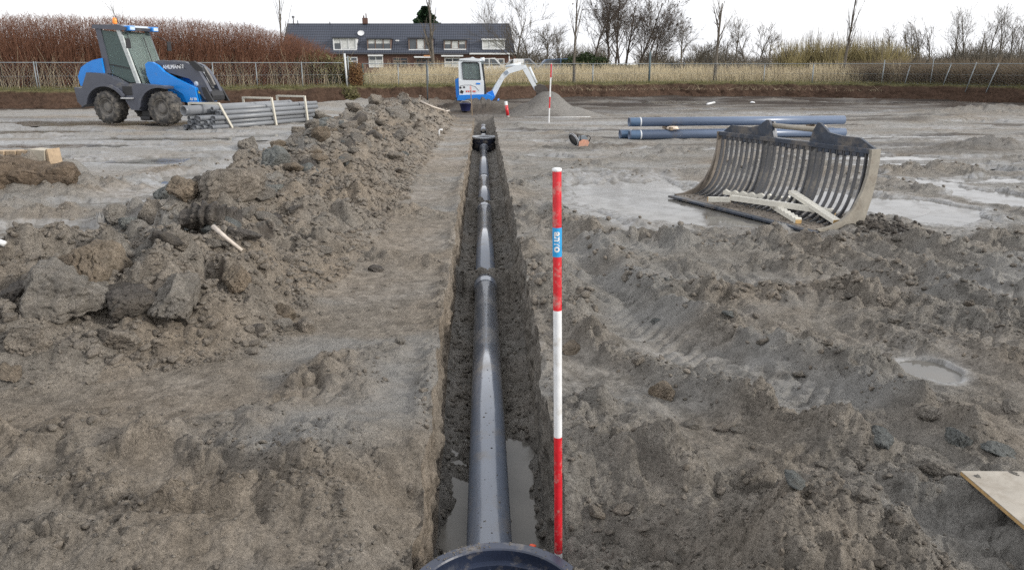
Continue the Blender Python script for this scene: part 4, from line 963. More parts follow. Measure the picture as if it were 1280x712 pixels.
gpipe(.02+.22, rs*1.02+2*rs*1.85+.066+.135+.01, .135, -.12, L2-.9, 'thick grey pipe lying on top of the bundle')
for i in range(2): gpipe(-.06-.14*i, rs*1.02+3*rs*1.85+.105, rs, .6+.2*i, L2-1.1, '%s thin grey pipe lying against the thick one on top of the bundle' % ['inner', 'outer'][i])
BRW = plain('white_bracket', (.58, .55, .47), .6, .08)
for i, (fp, lb, ln_) in enumerate(((.12, 'slanting white bracket over the near end of the grey pipe bundle', -.22), (.50, 'middle white bracket over the grey pipe bundle', -.03), (.78, 'white bracket over the far end of the grey pipe bundle', .0))):
    p = a0 + ax2*fp; t = empty('pipe_bracket', (p.x, p.y, 0), ang2, label=lb, cat='bracket')
    H = [.72, .80, .80][i]
    MB().bar((-ln_*1.2+.0, -.53, -.02), (ln_*.5, -.47, H), .055).build('post', BRW, t, .004)
    MB().bar((ln_*.5, -.44, H-.02), (ln_*.5-.05, .62, H-.02), .055).build('top_bar', BRW, t, .004); MB().bar((ln_*.5-.05, .65, 0), (ln_*.5-.05, .65, H), .055).build('post', BRW, t, .004)

# ================================================================== WHEEL LOADER
BLU = plain('loader_blue', (.012, .235, .72), .3, .06, 5, spec=.5, dirt=(.22, .22, .22), dirt_amt=.06)
ANT = plain('anthracite_paint', (.082, .088, .112), .42, .08, 5, dirt=(.20, .19, .17), dirt_amt=.18)
RUB = plain('muddy_rubber', (.035, .034, .034), .85, .2, 14, dirt=(.19, .17, .145), dirt_amt=.55, bmp=.008)
RIMM = plain('muddy_rim', (.16, .15, .14), .6, .2, 14, dirt=(.23, .205, .17), dirt_amt=.45)
BLACK = plain('black_parts', (.018, .018, .02), .5, .2)
CHROME = plain('piston_steel', (.55, .55, .55), .25, metal=1)
mg, t, b = nodes('cab_glass'); b.inputs['Base Color'].default_value = (.55, .66, .62, 1); b.inputs['Roughness'].default_value = 0
b.inputs['Transmission Weight'].default_value = .82; b.inputs['IOR'].default_value = 1.15; b.inputs['Specular IOR Level'].default_value = .9; GLASS = mg
mg, t, b = nodes('amber_lens'); b.inputs['Base Color'].default_value = (.9, .28, .05, 1); b.inputs['Roughness'].default_value = .2; AMBER = mg
mg, t, b = nodes('door_glass_tint'); b.inputs['Base Color'].default_value = (.22, .29, .28, 1); b.inputs['Roughness'].default_value = 0; b.inputs['Transmission Weight'].default_value = .6; b.inputs['IOR'].default_value = 1.15; DGL = mg
WPN = plain('white_lettering', (.8, .8, .8), .5)
def wheel(par, x, y, r, wd, side, nl=18):
    w_ = empty('wheel', (x, y, r)); w_.parent = par
    My = Matrix.Rotation(-math.pi/2*side, 4, 'X')     # spin axis along local y, +z of the lathe points outward
    h = wd/2
    MB().lathe([(r*.56, -h), (r*.72, -h*1.06), (r*.90, -h*.96), (r*.955, -h*.75), (r*.96, 0), (r*.955, h*.75), (r*.90, h*.96), (r*.72, h*1.06), (r*.56, h), (r*.54, h*.8), (r*.54, -h*.8)], 44, My, closed=True).build('tyre', RUB, w_)
    mb = MB()
    for k in range(nl):
        for s_ in (-1, 1):
            a = 2*math.pi*(k+(.5 if s_ > 0 else 0))/nl; c = My @ Vector((r*.935*math.cos(a), r*.935*math.sin(a), s_*h*.48))
            R = My.to_3x3() @ Matrix.Rotation(a, 3, 'Z') @ Matrix.Rotation(s_*.55, 3, 'X'); mb.box(c, (r*.07, r*.12, h*1.0), R)
    mb.build('tyre_lug', RUB, w_, .006)
    MB().lathe([(r*.545, h*.92), (r*.50, h*.95), (r*.47, h*.5), (r*.30, h*.42), (r*.28, h*.75), (r*.16, h*.80), (.001, h*.80)], 30, My).build('rim', RIMM, w_)
    mb = MB()
    for k in range(8):
        a = 2*math.pi*k/8; mb.lathe([(.001, h*.52), (.014, h*.52), (.014, h*.40)], 6, My @ Matrix.Translation((r*.23*math.cos(a)*1.55, r*.23*math.sin(a)*1.55, 0)))
    mb.build('wheel_nut', RIMM, w_)
    return w_
pr = P(137, 155.5, 0); pf = P(205, 157.5, 0)
hd = math.atan2(pf.y-pr.y, pf.x-pr.x); wb = (pf-pr).length
ldr = empty('wheel_loader', (pr.x, pr.y, 0), hd, label='blue and anthracite wheel loader parked on the wet flat before the brown thicket', cat='wheel loader')
K = wb/68.0; Hs = 1/41.6
def lc(px, py, off=0): return ((px-off-137)*K, (155.8-py)*Hs)
def poly(pts, off=0): return [lc(x, y, off) for x, y in pts]
W0 = .0; WB = 1.72          # body from y=0 (near side face of the wheels) to y=1.72
for x in (0, wb):
    wheel(ldr, x, .16, .5, .42, -1); wheel(ldr, x, WB-.02, .5, .42, 1)
MB().prism(poly([(98.5, 109), (97, 98), (102.5, 87), (111, 81.5), (119, 78), (130.6, 75.6), (131.6, 93.8), (114.8, 93), (109, 101), (106, 112)]), .22, WB-.32).build('engine_hood', BLU, ldr, .05)
MB().prism(poly([(115.2, 92.5), (131.8, 93.9), (131, 75.8), (121, 78.5)]), .20, .24).build('hood_panel', BLU, ldr, .01)
arch = [(114.5+22.5*(1-math.cos(a))/1.0, 131-24*math.sin(a)) for a in np.linspace(.0, math.pi, 12)]
arch = [(137-25*math.cos(a), 135-26*math.sin(a)) for a in np.linspace(.15, math.pi-.25, 12)]
arch2 = [(205-25*math.cos(a), 136-26*math.sin(a)) for a in np.linspace(.12, 1.45, 7)]
MB().prism(poly([(96, 111), (98, 129), (104, 135.5)] + arch + [(166, 137.5), (178, 138)] + arch2[:] + [(203, 108), (190, 107), (172.7, 105.5), (160, 106.5), (146, 98.5), (132, 93.6), (115, 92.7), (106, 112)]), .04, WB-.14).build('rear_body', ANT, ldr, .03)
MB().prism(poly([(104, 136)] + [(137-28*math.cos(a), 135-29*math.sin(a)) for a in np.linspace(.1, 2.6, 12)] + [(x, y+.3) for x, y in arch[::-1][1:]]), -.05, .10).build('mudguard', ANT, ldr, .012)
MB().prism(poly([(178, 137)] + [(205-28*math.cos(a), 136-28.5*math.sin(a)) for a in np.linspace(.1, 1.9, 9)] + [(205-25*math.cos(a), 136-25.8*math.sin(a)) for a in np.linspace(1.9, .1, 9)]), -.05, .30).build('mudguard', ANT, ldr, .012)
MB().box(((164-137)*K, .05, (155.8-114.5)*Hs), (.34, .05, .26)).build('step_recess', BLACK, ldr, .01)
MB().box(((164-137)*K, -.0, (155.8-123.4)*Hs), (.42, .10, .035)).build('step', plain('step_bar', (.55, .55, .55), .5), ldr, .006)
MB().box((1.45*wb/2*1.0, .5, .30), (.9, .5, .28)).build('chassis', BLACK, ldr, .04)
MB().box((.65*wb, .30, .20), (.36, .5, .12)).build('underbelly', BLACK, ldr, .03)
# cab
cA, cB, cC, cD = lc(131.6, 94), lc(126.3, 38.5), lc(157.5, 42), lc(173, 105.5)
y0c, y1c = .30, 1.42
cab = empty('cab', (0, 0, 0)); cab.parent = ldr
def post(a, b, y, wd=.07, nm='pillar', mt=ANT): MB().bar((a[0], y, a[1]), (b[0], y, b[1]), wd, wd, (0, 1, 0)).build(nm, mt, cab, .01)
for y in (y0c, y1c):
    MB().prism([cA, cB, (cB[0]+.20, cB[1]), (cA[0]+.22, cA[1])], y-.03, y+.03).build('rear_pillar', ANT, cab, .01)
    MB().prism([cD, (cD[0]-.12, cD[1]), (cC[0]-.16, cC[1]), (cC[0]-.02, cC[1])], y-.03, y+.03).build('front_pillar', ANT if y > 1 else plain('pillar_pale_reflection', (.50, .53, .52), .25, .2), cab, .01)  # near pillar is pale: bright reflection of the side glass put into its colour
    MB().prism([(cA[0]+.2, cA[1]), (cB[0]+.18, cB[1]-.08), (cC[0]-.1, cC[1]-.08), (cD[0]-.08, cD[1]+.02), (cD[0]-.35, cD[1]+.02)], y-.008, y+.008).build('door_glass', DGL, cab)
mid = lc(140, 81)
MB().bar((cA[0]+.21, y0c-.01, 1.75), (cD[0]-.25, y0c-.01, 1.62), .035, .03).build('grab_rail', BLACK, cab)
MB().prism([(cC[0]+.0, cC[1]-.06), (cD[0]+.05, cD[1]), (cD[0]+.07, cD[1]), (cC[0]+.02, cC[1]-.06)], y0c+.03, y1c-.03).build('windscreen', GLASS, cab)
MB().prism([(cB[0]+.04, cB[1]-.1), (cA[0]+.02, cA[1]+.3), (cA[0]+.03, cA[1]+.3), (cB[0]+.05, cB[1]-.1)], y0c+.03, y1c-.03).build('rear_window', GLASS, cab)
MB().prism([(cB[0]-.08, cB[1]-.04), (cB[0]-.04, cB[1]+.07), (cC[0]+.02, cC[1]+.13), (cC[0]+.28, cC[1]+.05), (cC[0]+.22, cC[1]-.03)], y0c-.08, y1c+.08).build('roof', ANT, cab, .03)
MB().prism([(cB[0]+.35, cB[1]+.07), (cC[0]+.0, cC[1]+.135), (cC[0]+.26, cC[1]+.06), (cC[0]+.1, cC[1]+.03)], y0c+.05, y1c-.05).build('roof_panel', plain('pale_roof_panel', (.5, .55, .6), .3), cab, .01)
for y in (y0c+.08, y1c-.10):
    wl_ = MB().box((cC[0]+.24, y, cC[1]+.035), (.22, .24, .14)).build('work_light', BLU, cab, .03); MB().box((cC[0]+.355, y, cC[1]+.035), (.01, .18, .09)).build('lens', plain('lamp_lens', (.5, .6, .7), .15), wl_)
MB().lathe([(.05, 0), (.065, .02), (.065, .12), (.045, .17), (.001, .18)], 16, Matrix.Translation((lc(143, 38)[0], y0c+.25, cB[1]+.09))).build('beacon', AMBER, cab)
MB().prism([(.25, 1.15), (.55, 1.15), (.50, 1.35), (.35, 1.4), (.25, 1.95), (.12, 1.95)], .62, 1.08).build('seat', BLACK, cab, .04)
MB().tube([(.95, .85, 1.2), (.82, .85, 1.65)], .03, 8).build('steering_column', BLACK, cab); MB().tube([(.80+.17*math.cos(a)*.4, .85+.18*math.sin(a), 1.66-.1*math.cos(a)) for a in np.linspace(0, 6.28, 17)], .014, 6).build('steering_wheel', BLACK, cab)
MB().box(((cA[0]+cD[0])/2+.05, .86, 1.15), (1.0, 1.05, .2)).build('cab_floor', BLACK, cab, .01)
MB().bar((cC[0]+.25, y0c-.02, cC[1]-.1), (cC[0]+.42, y0c-.2, cC[1]-.25), .02).build('mirror_arm', BLACK, cab); MB().box((cC[0]+.44, y0c-.25, cC[1]-.40), (.04, .16, .28)).build('mirror', BLACK, cab, .01)
MB().bar((cC[0]+.25, y1c+.02, cC[1]-.15), (cC[0]+.45, y1c+.2, cC[1]-.3), .02).build('mirror_arm', BLACK, cab); MB().box((cC[0]+.47, y1c+.25, cC[1]-.45), (.04, .16, .28)).build('mirror', BLACK, cab, .01)
MB().bar((cD[0]+.02, .9, cD[1]+.55), (cC[0]+.14, 1.0, cC[1]-.2), .018).build('wiper', BLACK, cab)
# front frame, arm
o1 = 6
MB().prism(poly([(184, 83), (188, 80), (193, 80.5), (199, 84), (206, 92), (218, 99), (228, 104), (241, 110.5), (243, 128), (230, 129), (226, 118), (213, 110), (198, 110), (192, 113), (187, 104), (184.5, 96)], o1), .42, .52).build('front_frame', BLU, ldr, .012)
MB().prism(poly([(184, 83), (188, 80), (193, 80.5), (199, 84), (206, 92), (218, 99), (228, 104), (241, 110.5), (243, 128), (230, 129), (226, 118), (213, 110), (198, 110), (192, 113), (187, 104), (184.5, 96)], o1), 1.18, 1.28).build('front_frame', BLU, ldr, .012)
MB().prism(poly([(206, 106), (241, 110.5), (243, 128), (206, 128)], o1), .50, 1.2).build('front_axle_housing', BLU, ldr, .03)
MB().prism(poly([(188, 84), (193, 84), (200, 108), (190, 112)], o1), .52, 1.18).build('frame_web', BLACK, ldr, .01)
armp = poly([(199, 79.5), (207, 78), (222, 79.5), (236, 80.5), (243, 83.5), (250, 90), (257, 103), (262, 116), (261, 123), (255, 124), (250, 118), (246, 108), (239, 100), (228, 97), (212, 92), (203, 87)], 13)
arm = MB().prism(armp, .56, .68).build('lift_arm', ANT, ldr, .015); MB().prism(armp, 1.02, 1.14).build('lift_arm', ANT, ldr, .015)
text_part('lettering', 'AHLMANN', .155, WPN, arm, Matrix.Translation((lc(221, 85.5, 13)[0], .553, lc(219, 86.2, 8)[1])) @ Matrix.Rotation(-.03, 4, 'Y') @ Matrix.Rotation(math.pi/2, 4, 'X'))
text_part('lettering', 'AS 70', .10, WPN, arm, Matrix.Translation((lc(238, 124, o1)[0], .413, lc(236, 124.2, o1)[1])) @ Matrix.Rotation(math.pi/2, 4, 'X'))
MB().lathe([(.001, .012), (.075, .012), (.075, 0)], 18, Matrix.Translation((lc(246.5, 106, 13)[0], .56, lc(246, 106, 8)[1])) @ Matrix.Rotation(math.pi/2, 4, 'X')).build('round_badge', plain('badge', (.45, .5, .58), .3), arm)
MB().prism(poly([(246, 117.5), (249, 117.5), (247.5, 114.6)], 12), .535, .56).build('warning_sticker', plain('yellow', (.65, .5, .08), .5), arm)
a_, b_ = lc(210, 100, 15), lc(243, 90, 15)
MB().tube([(a_[0], .85, a_[1]), ((a_[0]+b_[0])/2+.1, .85, (a_[1]+b_[1])/2)], .07, 12).build('cylinder', BLACK, ldr); MB().tube([((a_[0]+b_[0])/2, .85, (a_[1]+b_[1])/2), (b_[0], .85, b_[1])], .035, 10).build('piston_rod', CHROME, ldr)
a_, b_ = lc(250, 86, 17), lc(262, 112, 17)
MB().tube([(a_[0], .85, a_[1]), (b_[0], .85, b_[1])], .055, 10).build('tilt_cylinder', CHROME, ldr)
MB().prism(poly([(240, 80), (247, 79), (256, 87), (257, 92), (248, 90)], 12), .50, .58).build('rocker', BLACK, ldr, .01)
MB().prism(poly([(255, 86), (261, 97), (265, 107), (261, 110), (255, 100)], 17), .81, .89).build('tilt_lever', plain('greased_lever', (.16, .15, .14), .4, .3), ldr, .01)
MB().prism(poly([(254, 113), (261, 112), (265, 115), (267, 120), (267, 125), (260, 127), (254, 124)], 16), .58, 1.12).build('quick_coupler', BLACK, ldr, .02)
for y in (.32, 1.32): MB().prism(poly([(257, 110), (262, 110), (270, 127), (265, 127), (260, 121)], 16), y*.7+.25, y*.7+.31).build('coupler_plate', BLACK, ldr, .01)
for k in range(3): MB().tube([(lc(199, 88)[0], .6+.1*k, 1.6), (lc(215, 90)[0], .55+.1*k, 1.75), (lc(233, 93)[0], .6+.1*k, 1.45)], .016, 6).build('hose', BLACK, ldr)

# ================================================================== MINI EXCAVATOR
EW = plain('machine_white', (.66, .70, .73), .35, .04, 5, dirt=(.35, .33, .30), dirt_amt=.06); EB = plain('machine_blue', (.01, .20, .66), .35, .05, 5)
TINT, t, b = nodes('tinted_glass'); b.inputs['Base Color'].default_value = (.35, .42, .42, 1); b.inputs['Roughness'].default_value = 0; b.inputs['Transmission Weight'].default_value = .7; b.inputs['IOR'].default_value = 1.12
DX = 31.5
e0 = PD(592, 133.5, DX); EK = mpp(DX); g0 = gz(e0.x, e0.y)
ex = empty('mini_excavator', (e0.x, e0.y+.0, 0), -YAW, label='white and blue mini excavator working beside the sand cone beyond the trench', cat='excavator')
def ec(px, py): p = PD(px, py, DX); return ((px-592)*EK, p.z)
def ep(pts): return [ec(*q) for q in pts]
zg = e0.z - .0
for y in (-.75, .45):
    tr = MB().prism([(-.75, zg+.18), (-.62, zg+.02), (.62, zg+.02), (.75, zg+.18), (.66, zg+.36), (-.66, zg+.36)], y, y+.25).build('track', RUB, ex, .05)
    for i in range(14): MB().box((-.65+.1*i, y+.125, zg+.37), (.05, .26, .025)).build('track_shoe', RUB, tr)
MB().box((0, 0, zg+.3), (.8, 1.0, .2)).build('undercarriage', BLACK, ex, .03)
MB().prism(ep([(575, 118), (611, 117), (617, 120), (616, 124.5), (573, 124.5)]), -.78, .60).build('deck', EB, ex, .03)
MB().prism(ep([(571, 99), (575, 97), (577, 106), (577, 123), (572, 123), (571.5, 112)]), -.62, .62).build('counterweight', EB, ex, .04)
MB().prism(ep([(575.5, 100), (606, 100.5), (606, 118), (576, 118)]), -.72, .40).build('side_cover', EW, ex, .03)
for (px, py, r) in ((577.5, 109, .045), (582, 108.5, .04), (579, 114.2, .07)): MB().box((ec(px, py)[0], -.725, ec(px, py)[1]), (r*1.7, .02, r*1.6), Matrix.Rotation(.5, 3, 'Y')).build('vent', BLACK, ex, .01)
MB().tube([(ec(x, y)[0], -.725, ec(x, y)[1]) for x, y in ((577, 107), (583, 105.7), (590, 105.8), (596, 108), (600, 113))], .008, 5).build('panel_seam', plain('seam', (.2, .2, .22), .5), ex)
for px in (585, 587.5, 590, 593, 595): MB().box((ec(px, 113.5)[0], -.725, ec(px, 113.6)[1]), (.05, .012, .06)).build('red_emblem', plain('red_mark', (.6, .08, .06), .5), ex)
MB().box((ec(599, 103.5)[0], -.725, ec(599, 104.2)[1]), (.16, .012, .06)).build('blue_emblem', EB, ex)
ecb = empty('cab', (0, 0, 0)); ecb.parent = ex
fr_o = ep([(575.5, 77), (577.5, 75.2), (599, 75.6), (602.5, 78), (606, 101), (575.5, 101)]); fr_i = ep([(579.6, 79), (581, 77.8), (598.5, 78.4), (600.2, 80), (602, 99.3), (581, 99)])
for y in (-.70, .28):
    mb = MB(); n = 6
    vo = [mb.bm.verts.new((x, y, z)) for x, z in fr_o]; vi = [mb.bm.verts.new((x, y, z)) for x, z in fr_i]; vo2 = [mb.bm.verts.new((x, y+.06, z)) for x, z in fr_o]; vi2 = [mb.bm.verts.new((x, y+.06, z)) for x, z in fr_i]
    for i in range(n):
        j = (i+1) % n; mb.bm.faces.new((vo[i], vo[j], vi[j], vi[i])); mb.bm.faces.new((vo2[i], vi2[i], vi2[j], vo2[j])); mb.bm.faces.new((vi[i], vi[j], vi2[j], vi2[i])); mb.bm.faces.new((vo[i], vo2[i], vo2[j], vo[j]))
    mb.build('door_frame', EW, ecb); MB().prism(fr_i, y+.025, y+.035).build('side_window', TINT, ecb)
    MB().tube([(x, y-.006, z) for x, z in fr_i + fr_i[:1]], .018, 6).build('window_seal', BLACK, ecb)
MB().prism(ep([(576, 75.2), (578, 73.6), (590, 72.6), (592, 71.6), (594, 72.8), (600, 73.8), (603.5, 77)]), -.74, .38).build('roof', EW, ecb, .02)
MB().prism(ep([(602.5, 77.5), (604.5, 77.5), (608, 117), (606, 117)]), -.64, .28).build('front_glass', TINT, ecb)
MB().prism(ep([(603.5, 80), (605.5, 80), (609, 117), (606.5, 117)]), -.70, -.64).build('front_post', BLACK, ecb, .005)
wlx, wlz = ec(605, 75.2); wl2 = MB().tube([(wlx-.09, -.55, wlz), (wlx+.06, -.55, wlz+.02)], .075, 12).build('work_light', EW, ecb)
MB().prism([(-.2, zg+.7), (.05, zg+.7), (.0, zg+.9), (-.08, zg+1.35), (-.2, zg+1.35)], -.35, .05).build('seat', BLACK, ecb, .03)
# driver: one continuous body, seen through the glass
DRV = plain('navy_jacket', (.02, .03, .05), .8)
mb = MB(); cx_, cz_ = ec(590.5, 90)
def figure(par):
    me = bpy.data.meshes.new('body'); vs = [(0, 0, 0), (0, 0, .22), (0, 0, .42), (0, 0, .50), (0, 0, .66), (.02, -.17, .38), (.16, -.20, .18), (.36, -.16, .20), (.02, .17, .38), (.16, .20, .18), (.36, .16, .20), (.22, -.1, -.02), (.44, -.12, .0), (.46, -.12, -.3), (.22, .1, -.02), (.44, .12, .0), (.46, .12, -.3)]
    es = [(0, 1), (1, 2), (2, 3), (3, 4), (2, 5), (5, 6), (6, 7), (2, 8), (8, 9), (9, 10), (0, 11), (11, 12), (12, 13), (0, 14), (14, 15), (15, 16)]
    rr_ = [.15, .14, .13, .055, .10, .07, .05, .035, .07, .05, .035, .09, .075, .05, .09, .075, .05]
    me.from_pydata(vs, es, []); o = bpy.data.objects.new('body', me); COL.objects.link(o); sk = o.modifiers.new('s', 'SKIN'); o.modifiers.new('d', 'SUBSURF').levels = 1
    for i, r in enumerate(rr_): me.skin_vertices[0].data[i].radius = (r, r)
    me.skin_vertices[0].data[0].use_root = True
    dg = bpy.context.evaluated_depsgraph_get(); m2 = bpy.data.meshes.new_from_object(o.evaluated_get(dg)); bpy.data.objects.remove(o)
    m2.polygons.foreach_set('use_smooth', np.ones(len(m2.polygons), bool)); return link('body', m2, DRV, par)
drv = empty('person', (e0.x + (cx_-.1), e0.y-.18, cz_-.32), -YAW, label='driver in dark clothing sitting inside the cab of the mini excavator', cat='person'); figure(drv)
v, f = ICO[2]; SKIN = plain('skin', (.45, .27, .19), .6)
o = link('head', mesh_np('head', v*np.array([.095, .08, .12]), f), SKIN, drv, (.02, 0, .66)); link('cap', mesh_np('cap', (v*np.array([.103, .088, .10]))[:], f), DRV, drv, (.01, 0, .70))
# boom and stick
bo = MB().prism(ep([(612.5, 118), (615, 114), (627, 93), (634, 86), (645, 81.5), (654, 81), (657, 85), (650, 88), (637, 92), (630, 99), (619, 120)]), -.10, .10).build('boom', EW, ex, .02)
MB().prism(ep([(609, 116), (616, 113), (619, 121), (617, 124), (609, 124)]), -.18, .18).build('swing_post', EB, ex, .02)
MB().prism(ep([(650, 82), (657, 81), (663, 92), (668, 103), (671.5, 109), (668, 113), (664, 106), (658, 95)]), -.075, .075).build('stick', EW, ex, .015)
MB().tube([(ec(615, 114)[0], -.0, ec(615, 114)[1]+.0), (ec(627, 96)[0], -.0, ec(627, 96)[1])], .045, 10).build('boom_cylinder', EW, ex)
MB().tube([(ec(632, 85)[0], 0, ec(632, 85)[1]+.05), (ec(651, 79.5)[0], 0, ec(651, 79.5)[1])], .05, 10).build('stick_cylinder', EW, ex)
MB().tube([(ec(660, 86)[0]+.05, 0, ec(658, 84)[1]), (ec(670.5, 104)[0], 0, ec(670, 104)[1])], .045, 10).build('bucket_cylinder', EW, ex)
MB().prism(ep([(630, 90), (634, 88), (636, 91), (633, 94)]), -.13, -.10).build('pin_plate', plain('grey_plate', (.25, .3, .36), .5), ex, .005)
MB().prism(ep([(668, 108), (674, 105), (681, 107), (685, 112), (681, 119), (672, 118), (668, 113)]), -.28, .28).build('digging_bucket', plain('dark_bucket', (.07, .06, .055), .8, .3, 10, bmp=.01), ex, .02)
for i in range(4): MB().box((ec(671, 118)[0], -.21+.14*i, ec(671, 118.6)[1]), (.05, .04, .12)).build('tooth', BLACK, ex)
MB().bar((ec(611, 121)[0], -.5, zg+.25), (ec(622, 125)[0], -.5, zg+.12), .07).build('blade_arm', EB, ex); MB().box((ec(623, 126)[0], 0, zg+.15), (.06, 1.3, .28)).build('dozer_blade', EB, ex, .01)

# ================================================================== ROW HOUSES
DH = 100.0
BRKM = plain('dark_brick', (.115, .062, .048), .85, .25, .8); ROOF, t, b = nodes('roof_tiles')
co = N(t, 'ShaderNodeTexCoord').outputs['Object']; wv = N(t, 'ShaderNodeTexWave'); wv.bands_direction = 'X'; wv.inputs['Scale'].default_value = 1.1; t.links.new(co, wv.inputs['Vector'])
wv2 = N(t, 'ShaderNodeTexWave'); wv2.bands_direction = 'Z'; wv2.inputs['Scale'].default_value = 1.0; t.links.new(co, wv2.inputs['Vector'])
c = mixc(t, noise_node(t, co, .5, 5), (.028, .036, .055), (.055, .062, .085)); c = mixc(t, .6, c, ramp(t, wv2.outputs['Fac'], [(.2, .6), (.8, 1.2)]), 'MULTIPLY'); t.links.new(c, b.inputs['Base Color']); b.inputs['Roughness'].default_value = .65
t.links.new(bump(t, mth(t, 'ADD', wv.outputs['Fac'], wv2.outputs['Fac']), .04, .8), b.inputs['Normal'])
HW = plain('white_woodwork', (.70, .71, .72), .5, .05); HGL = plain('window_glass', (.05, .06, .07), .08, .4, .8, spec=.8); CURT = plain('net_curtain', (.55, .56, .55), .7, .2, 3); HBR = plain('brown_frame', (.17, .12, .10), .6)
hx0, hx1 = PD(352, 66.6, DH), PD(645, 67, DH); HZE = hx0.z; ridz = PD(352, 31, DH+3.5).z
ho = Vector((hx0.x, hx0.y, 0)); hang = -YAW
hL = (hx1-hx0).length; rdx = PD(637, 33, DH+3.5)
ext = 0
houses = []
def hx(px): return (px-352)/(645-352)*hL
def hz(py): return PD(400, py, DH).z
edges = [352, 410.5, 469, 527.5, 586, 645]
hlab = ['leftmost row house half hidden behind the thicket, pale curtained dormer', 'second row house from the left, chimney on its ridge and dark dormer', 'middle row house, dormer with brown framed curtained windows', 'fourth row house from the left, behind the bare tree', 'right end row house with a white boarded dormer and white gable trim']
rz0, rz1 = HZE, ridz; ry = 3.5
for i in range(5):
    a, b_ = hx(edges[i]), hx(edges[i+1]); o = Vector((ho.x, ho.y, 0)) + Matrix.Rotation(hang, 3, 'Z') @ Vector((a, 0, 0))
    h = empty('row_house', tuple(o), hang, label=hlab[i], cat='house', group='row of brick houses behind the fence'); houses.append((h, a)); w_ = b_-a
    MB().prism([(0, .5), (w_-.004, .5), (w_-.004, rz0-.02), (0, rz0-.02)], 0, 7).build('wall', BRKM, h)
    g_ = 1.0 if i == 4 else 0
    def rp(x, y, z): return (x, y, z)
    mb = MB(); vs = [mb.bm.verts.new(q) for q in ((0, -.25, rz0-.12), (w_-.004, -.25, rz0-.12), (w_-.004-g_*.75, ry, rz1), (0, ry, rz1), (0, -.22, rz0+.08), (w_-.004, -.22, rz0+.08), (w_-.004-g_*.75, ry, rz1+.15), (0, ry, rz1+.15), (0, 7.2, rz0), (w_-.004, 7.2, rz0))]
    for q in ((0, 1, 5, 4), (4, 5, 6, 7), (0, 3, 2, 1), (0, 4, 7, 3), (1, 2, 6, 5), (7, 6, 9, 8), (3, 8, 9, 2)):
        mb.bm.faces.new([vs[k] for k in q])
    rf = mb.build('roof', ROOF, h)
    if i == 4:
        MB().bar((w_-.03, -.24, rz0+.05), (w_-.78, ry, rz1+.14), .12, .2).build('gable_trim', HW, h); MB().prism([(.1, rz0-.16), (w_+.1, rz0-.16), (w_+.1, rz0+.02), (.1, rz0+.02)], -.36, -.24).build('gutter', HW, h)
        MB().tube([(hx(636.5)-a, -.2, .6), (hx(636.5)-a, -.2, rz0-.15)], .06, 8).build('downpipe', HW, h)
        # gable wall
        mb = MB(); vs = [mb.bm.verts.new(q) for q in ((w_+.002, 0, rz0-.03), (w_+.002, 7, rz0-.03), (w_-.74, 3.5, rz1-.05))]; mb.bm.faces.new(vs); mb.build('gable_wall', BRKM, h)
    else: MB().prism([(.05, rz0-.14), (w_-.05, rz0-.14), (w_-.05, rz0-.02), (.05, rz0-.02)], -.36, -.26).build('gutter', plain('dark_gutter', (.07, .07, .08), .6), h)
    # ceiling band of roof tiles: relief is in the material at this distance
def inhouse(px): 
    for i in range(5):
        if px < edges[i+1]: return houses[i]
    return houses[4]
def dormer(x0, x1, y0, y1, frame, panes, fascia=True, fm_=HW):
    h, a = inhouse((x0+x1)/2); X0, X1, Z0, Z1 = hx(x0)-a, hx(x1)-a, hz(y1), hz(y0); yf = .12
    t = empty('dormer', (0, 0, 0)); t.parent = h
    MB().prism([(X0, Z0), (X1, Z0), (X1, Z1), (X0, Z1)], yf+.1, 3.0).build('cheeks', BRKM if frame != HW else HW, t)
    MB().prism([(X0-.12, Z1-.06), (X1+.12, Z1-.06), (X1+.12, Z1+.10), (X0-.12, Z1+.10)], yf-.15, 3.2).build('flat_roof', fm_, t)
    n = len(panes); fw = .09
    MB().prism([(X0, Z0-.06), (X1, Z0-.06), (X1, Z0+.08), (X0, Z0+.08)], yf-.06, yf+.1).build('sill', HW if frame == HW or True else frame, t)
    for i in range(n+1):
        xx = X0 + (X1-X0)*i/n; MB().box((min(max(xx, X0+fw/2), X1-fw/2), yf+.05, (Z0+Z1)/2), (fw*(1.6 if i in (0, n) else 1), .10, Z1-Z0-.08)).build('frame_post', frame, t)
    for i, c in enumerate(panes):
        xa, xb = X0 + (X1-X0)*i/n + fw*.8, X0 + (X1-X0)*(i+1)/n - fw*.8
        if c == 'd': MB().box(((xa+xb)/2, yf+.08, (Z0+Z1)/2), (xb-xa, .02, Z1-Z0-.25)).build('pane', HGL, t)
        elif c == 'c': MB().box(((xa+xb)/2, yf+.08, (Z0+Z1)/2), (xb-xa, .02, Z1-Z0-.25)).build('curtained_pane', CURT, t)
        else:
            zm = Z0 + (Z1-Z0)*.55; MB().box(((xa+xb)/2, yf+.08, (Z0+.1+zm)/2), (xb-xa, .02, zm-Z0-.1)).build('pane', HGL, t); MB().box(((xa+xb)/2, yf+.08, (zm+Z1-.1)/2), (xb-xa, .02, Z1-zm-.1)).build('blind', CURT, t)
dormer(417, 446, 47.5, 62.5, HW, 'bcc', fm_=plain('dark_felt', (.04, .045, .06), .7)); FELT = bpy.data.materials['dark_felt']
dormer(459.5, 489, 48.5, 62, HBR, 'bbb', fm_=FELT); dormer(511, 541, 48, 62.5, HBR, 'dcd', fm_=FELT); dormer(555, 582.6, 50, 62, HBR, 'bcb', fm_=FELT); dormer(603, 631, 49.5, 61.5, HW, 'ccc', fm_=HW)
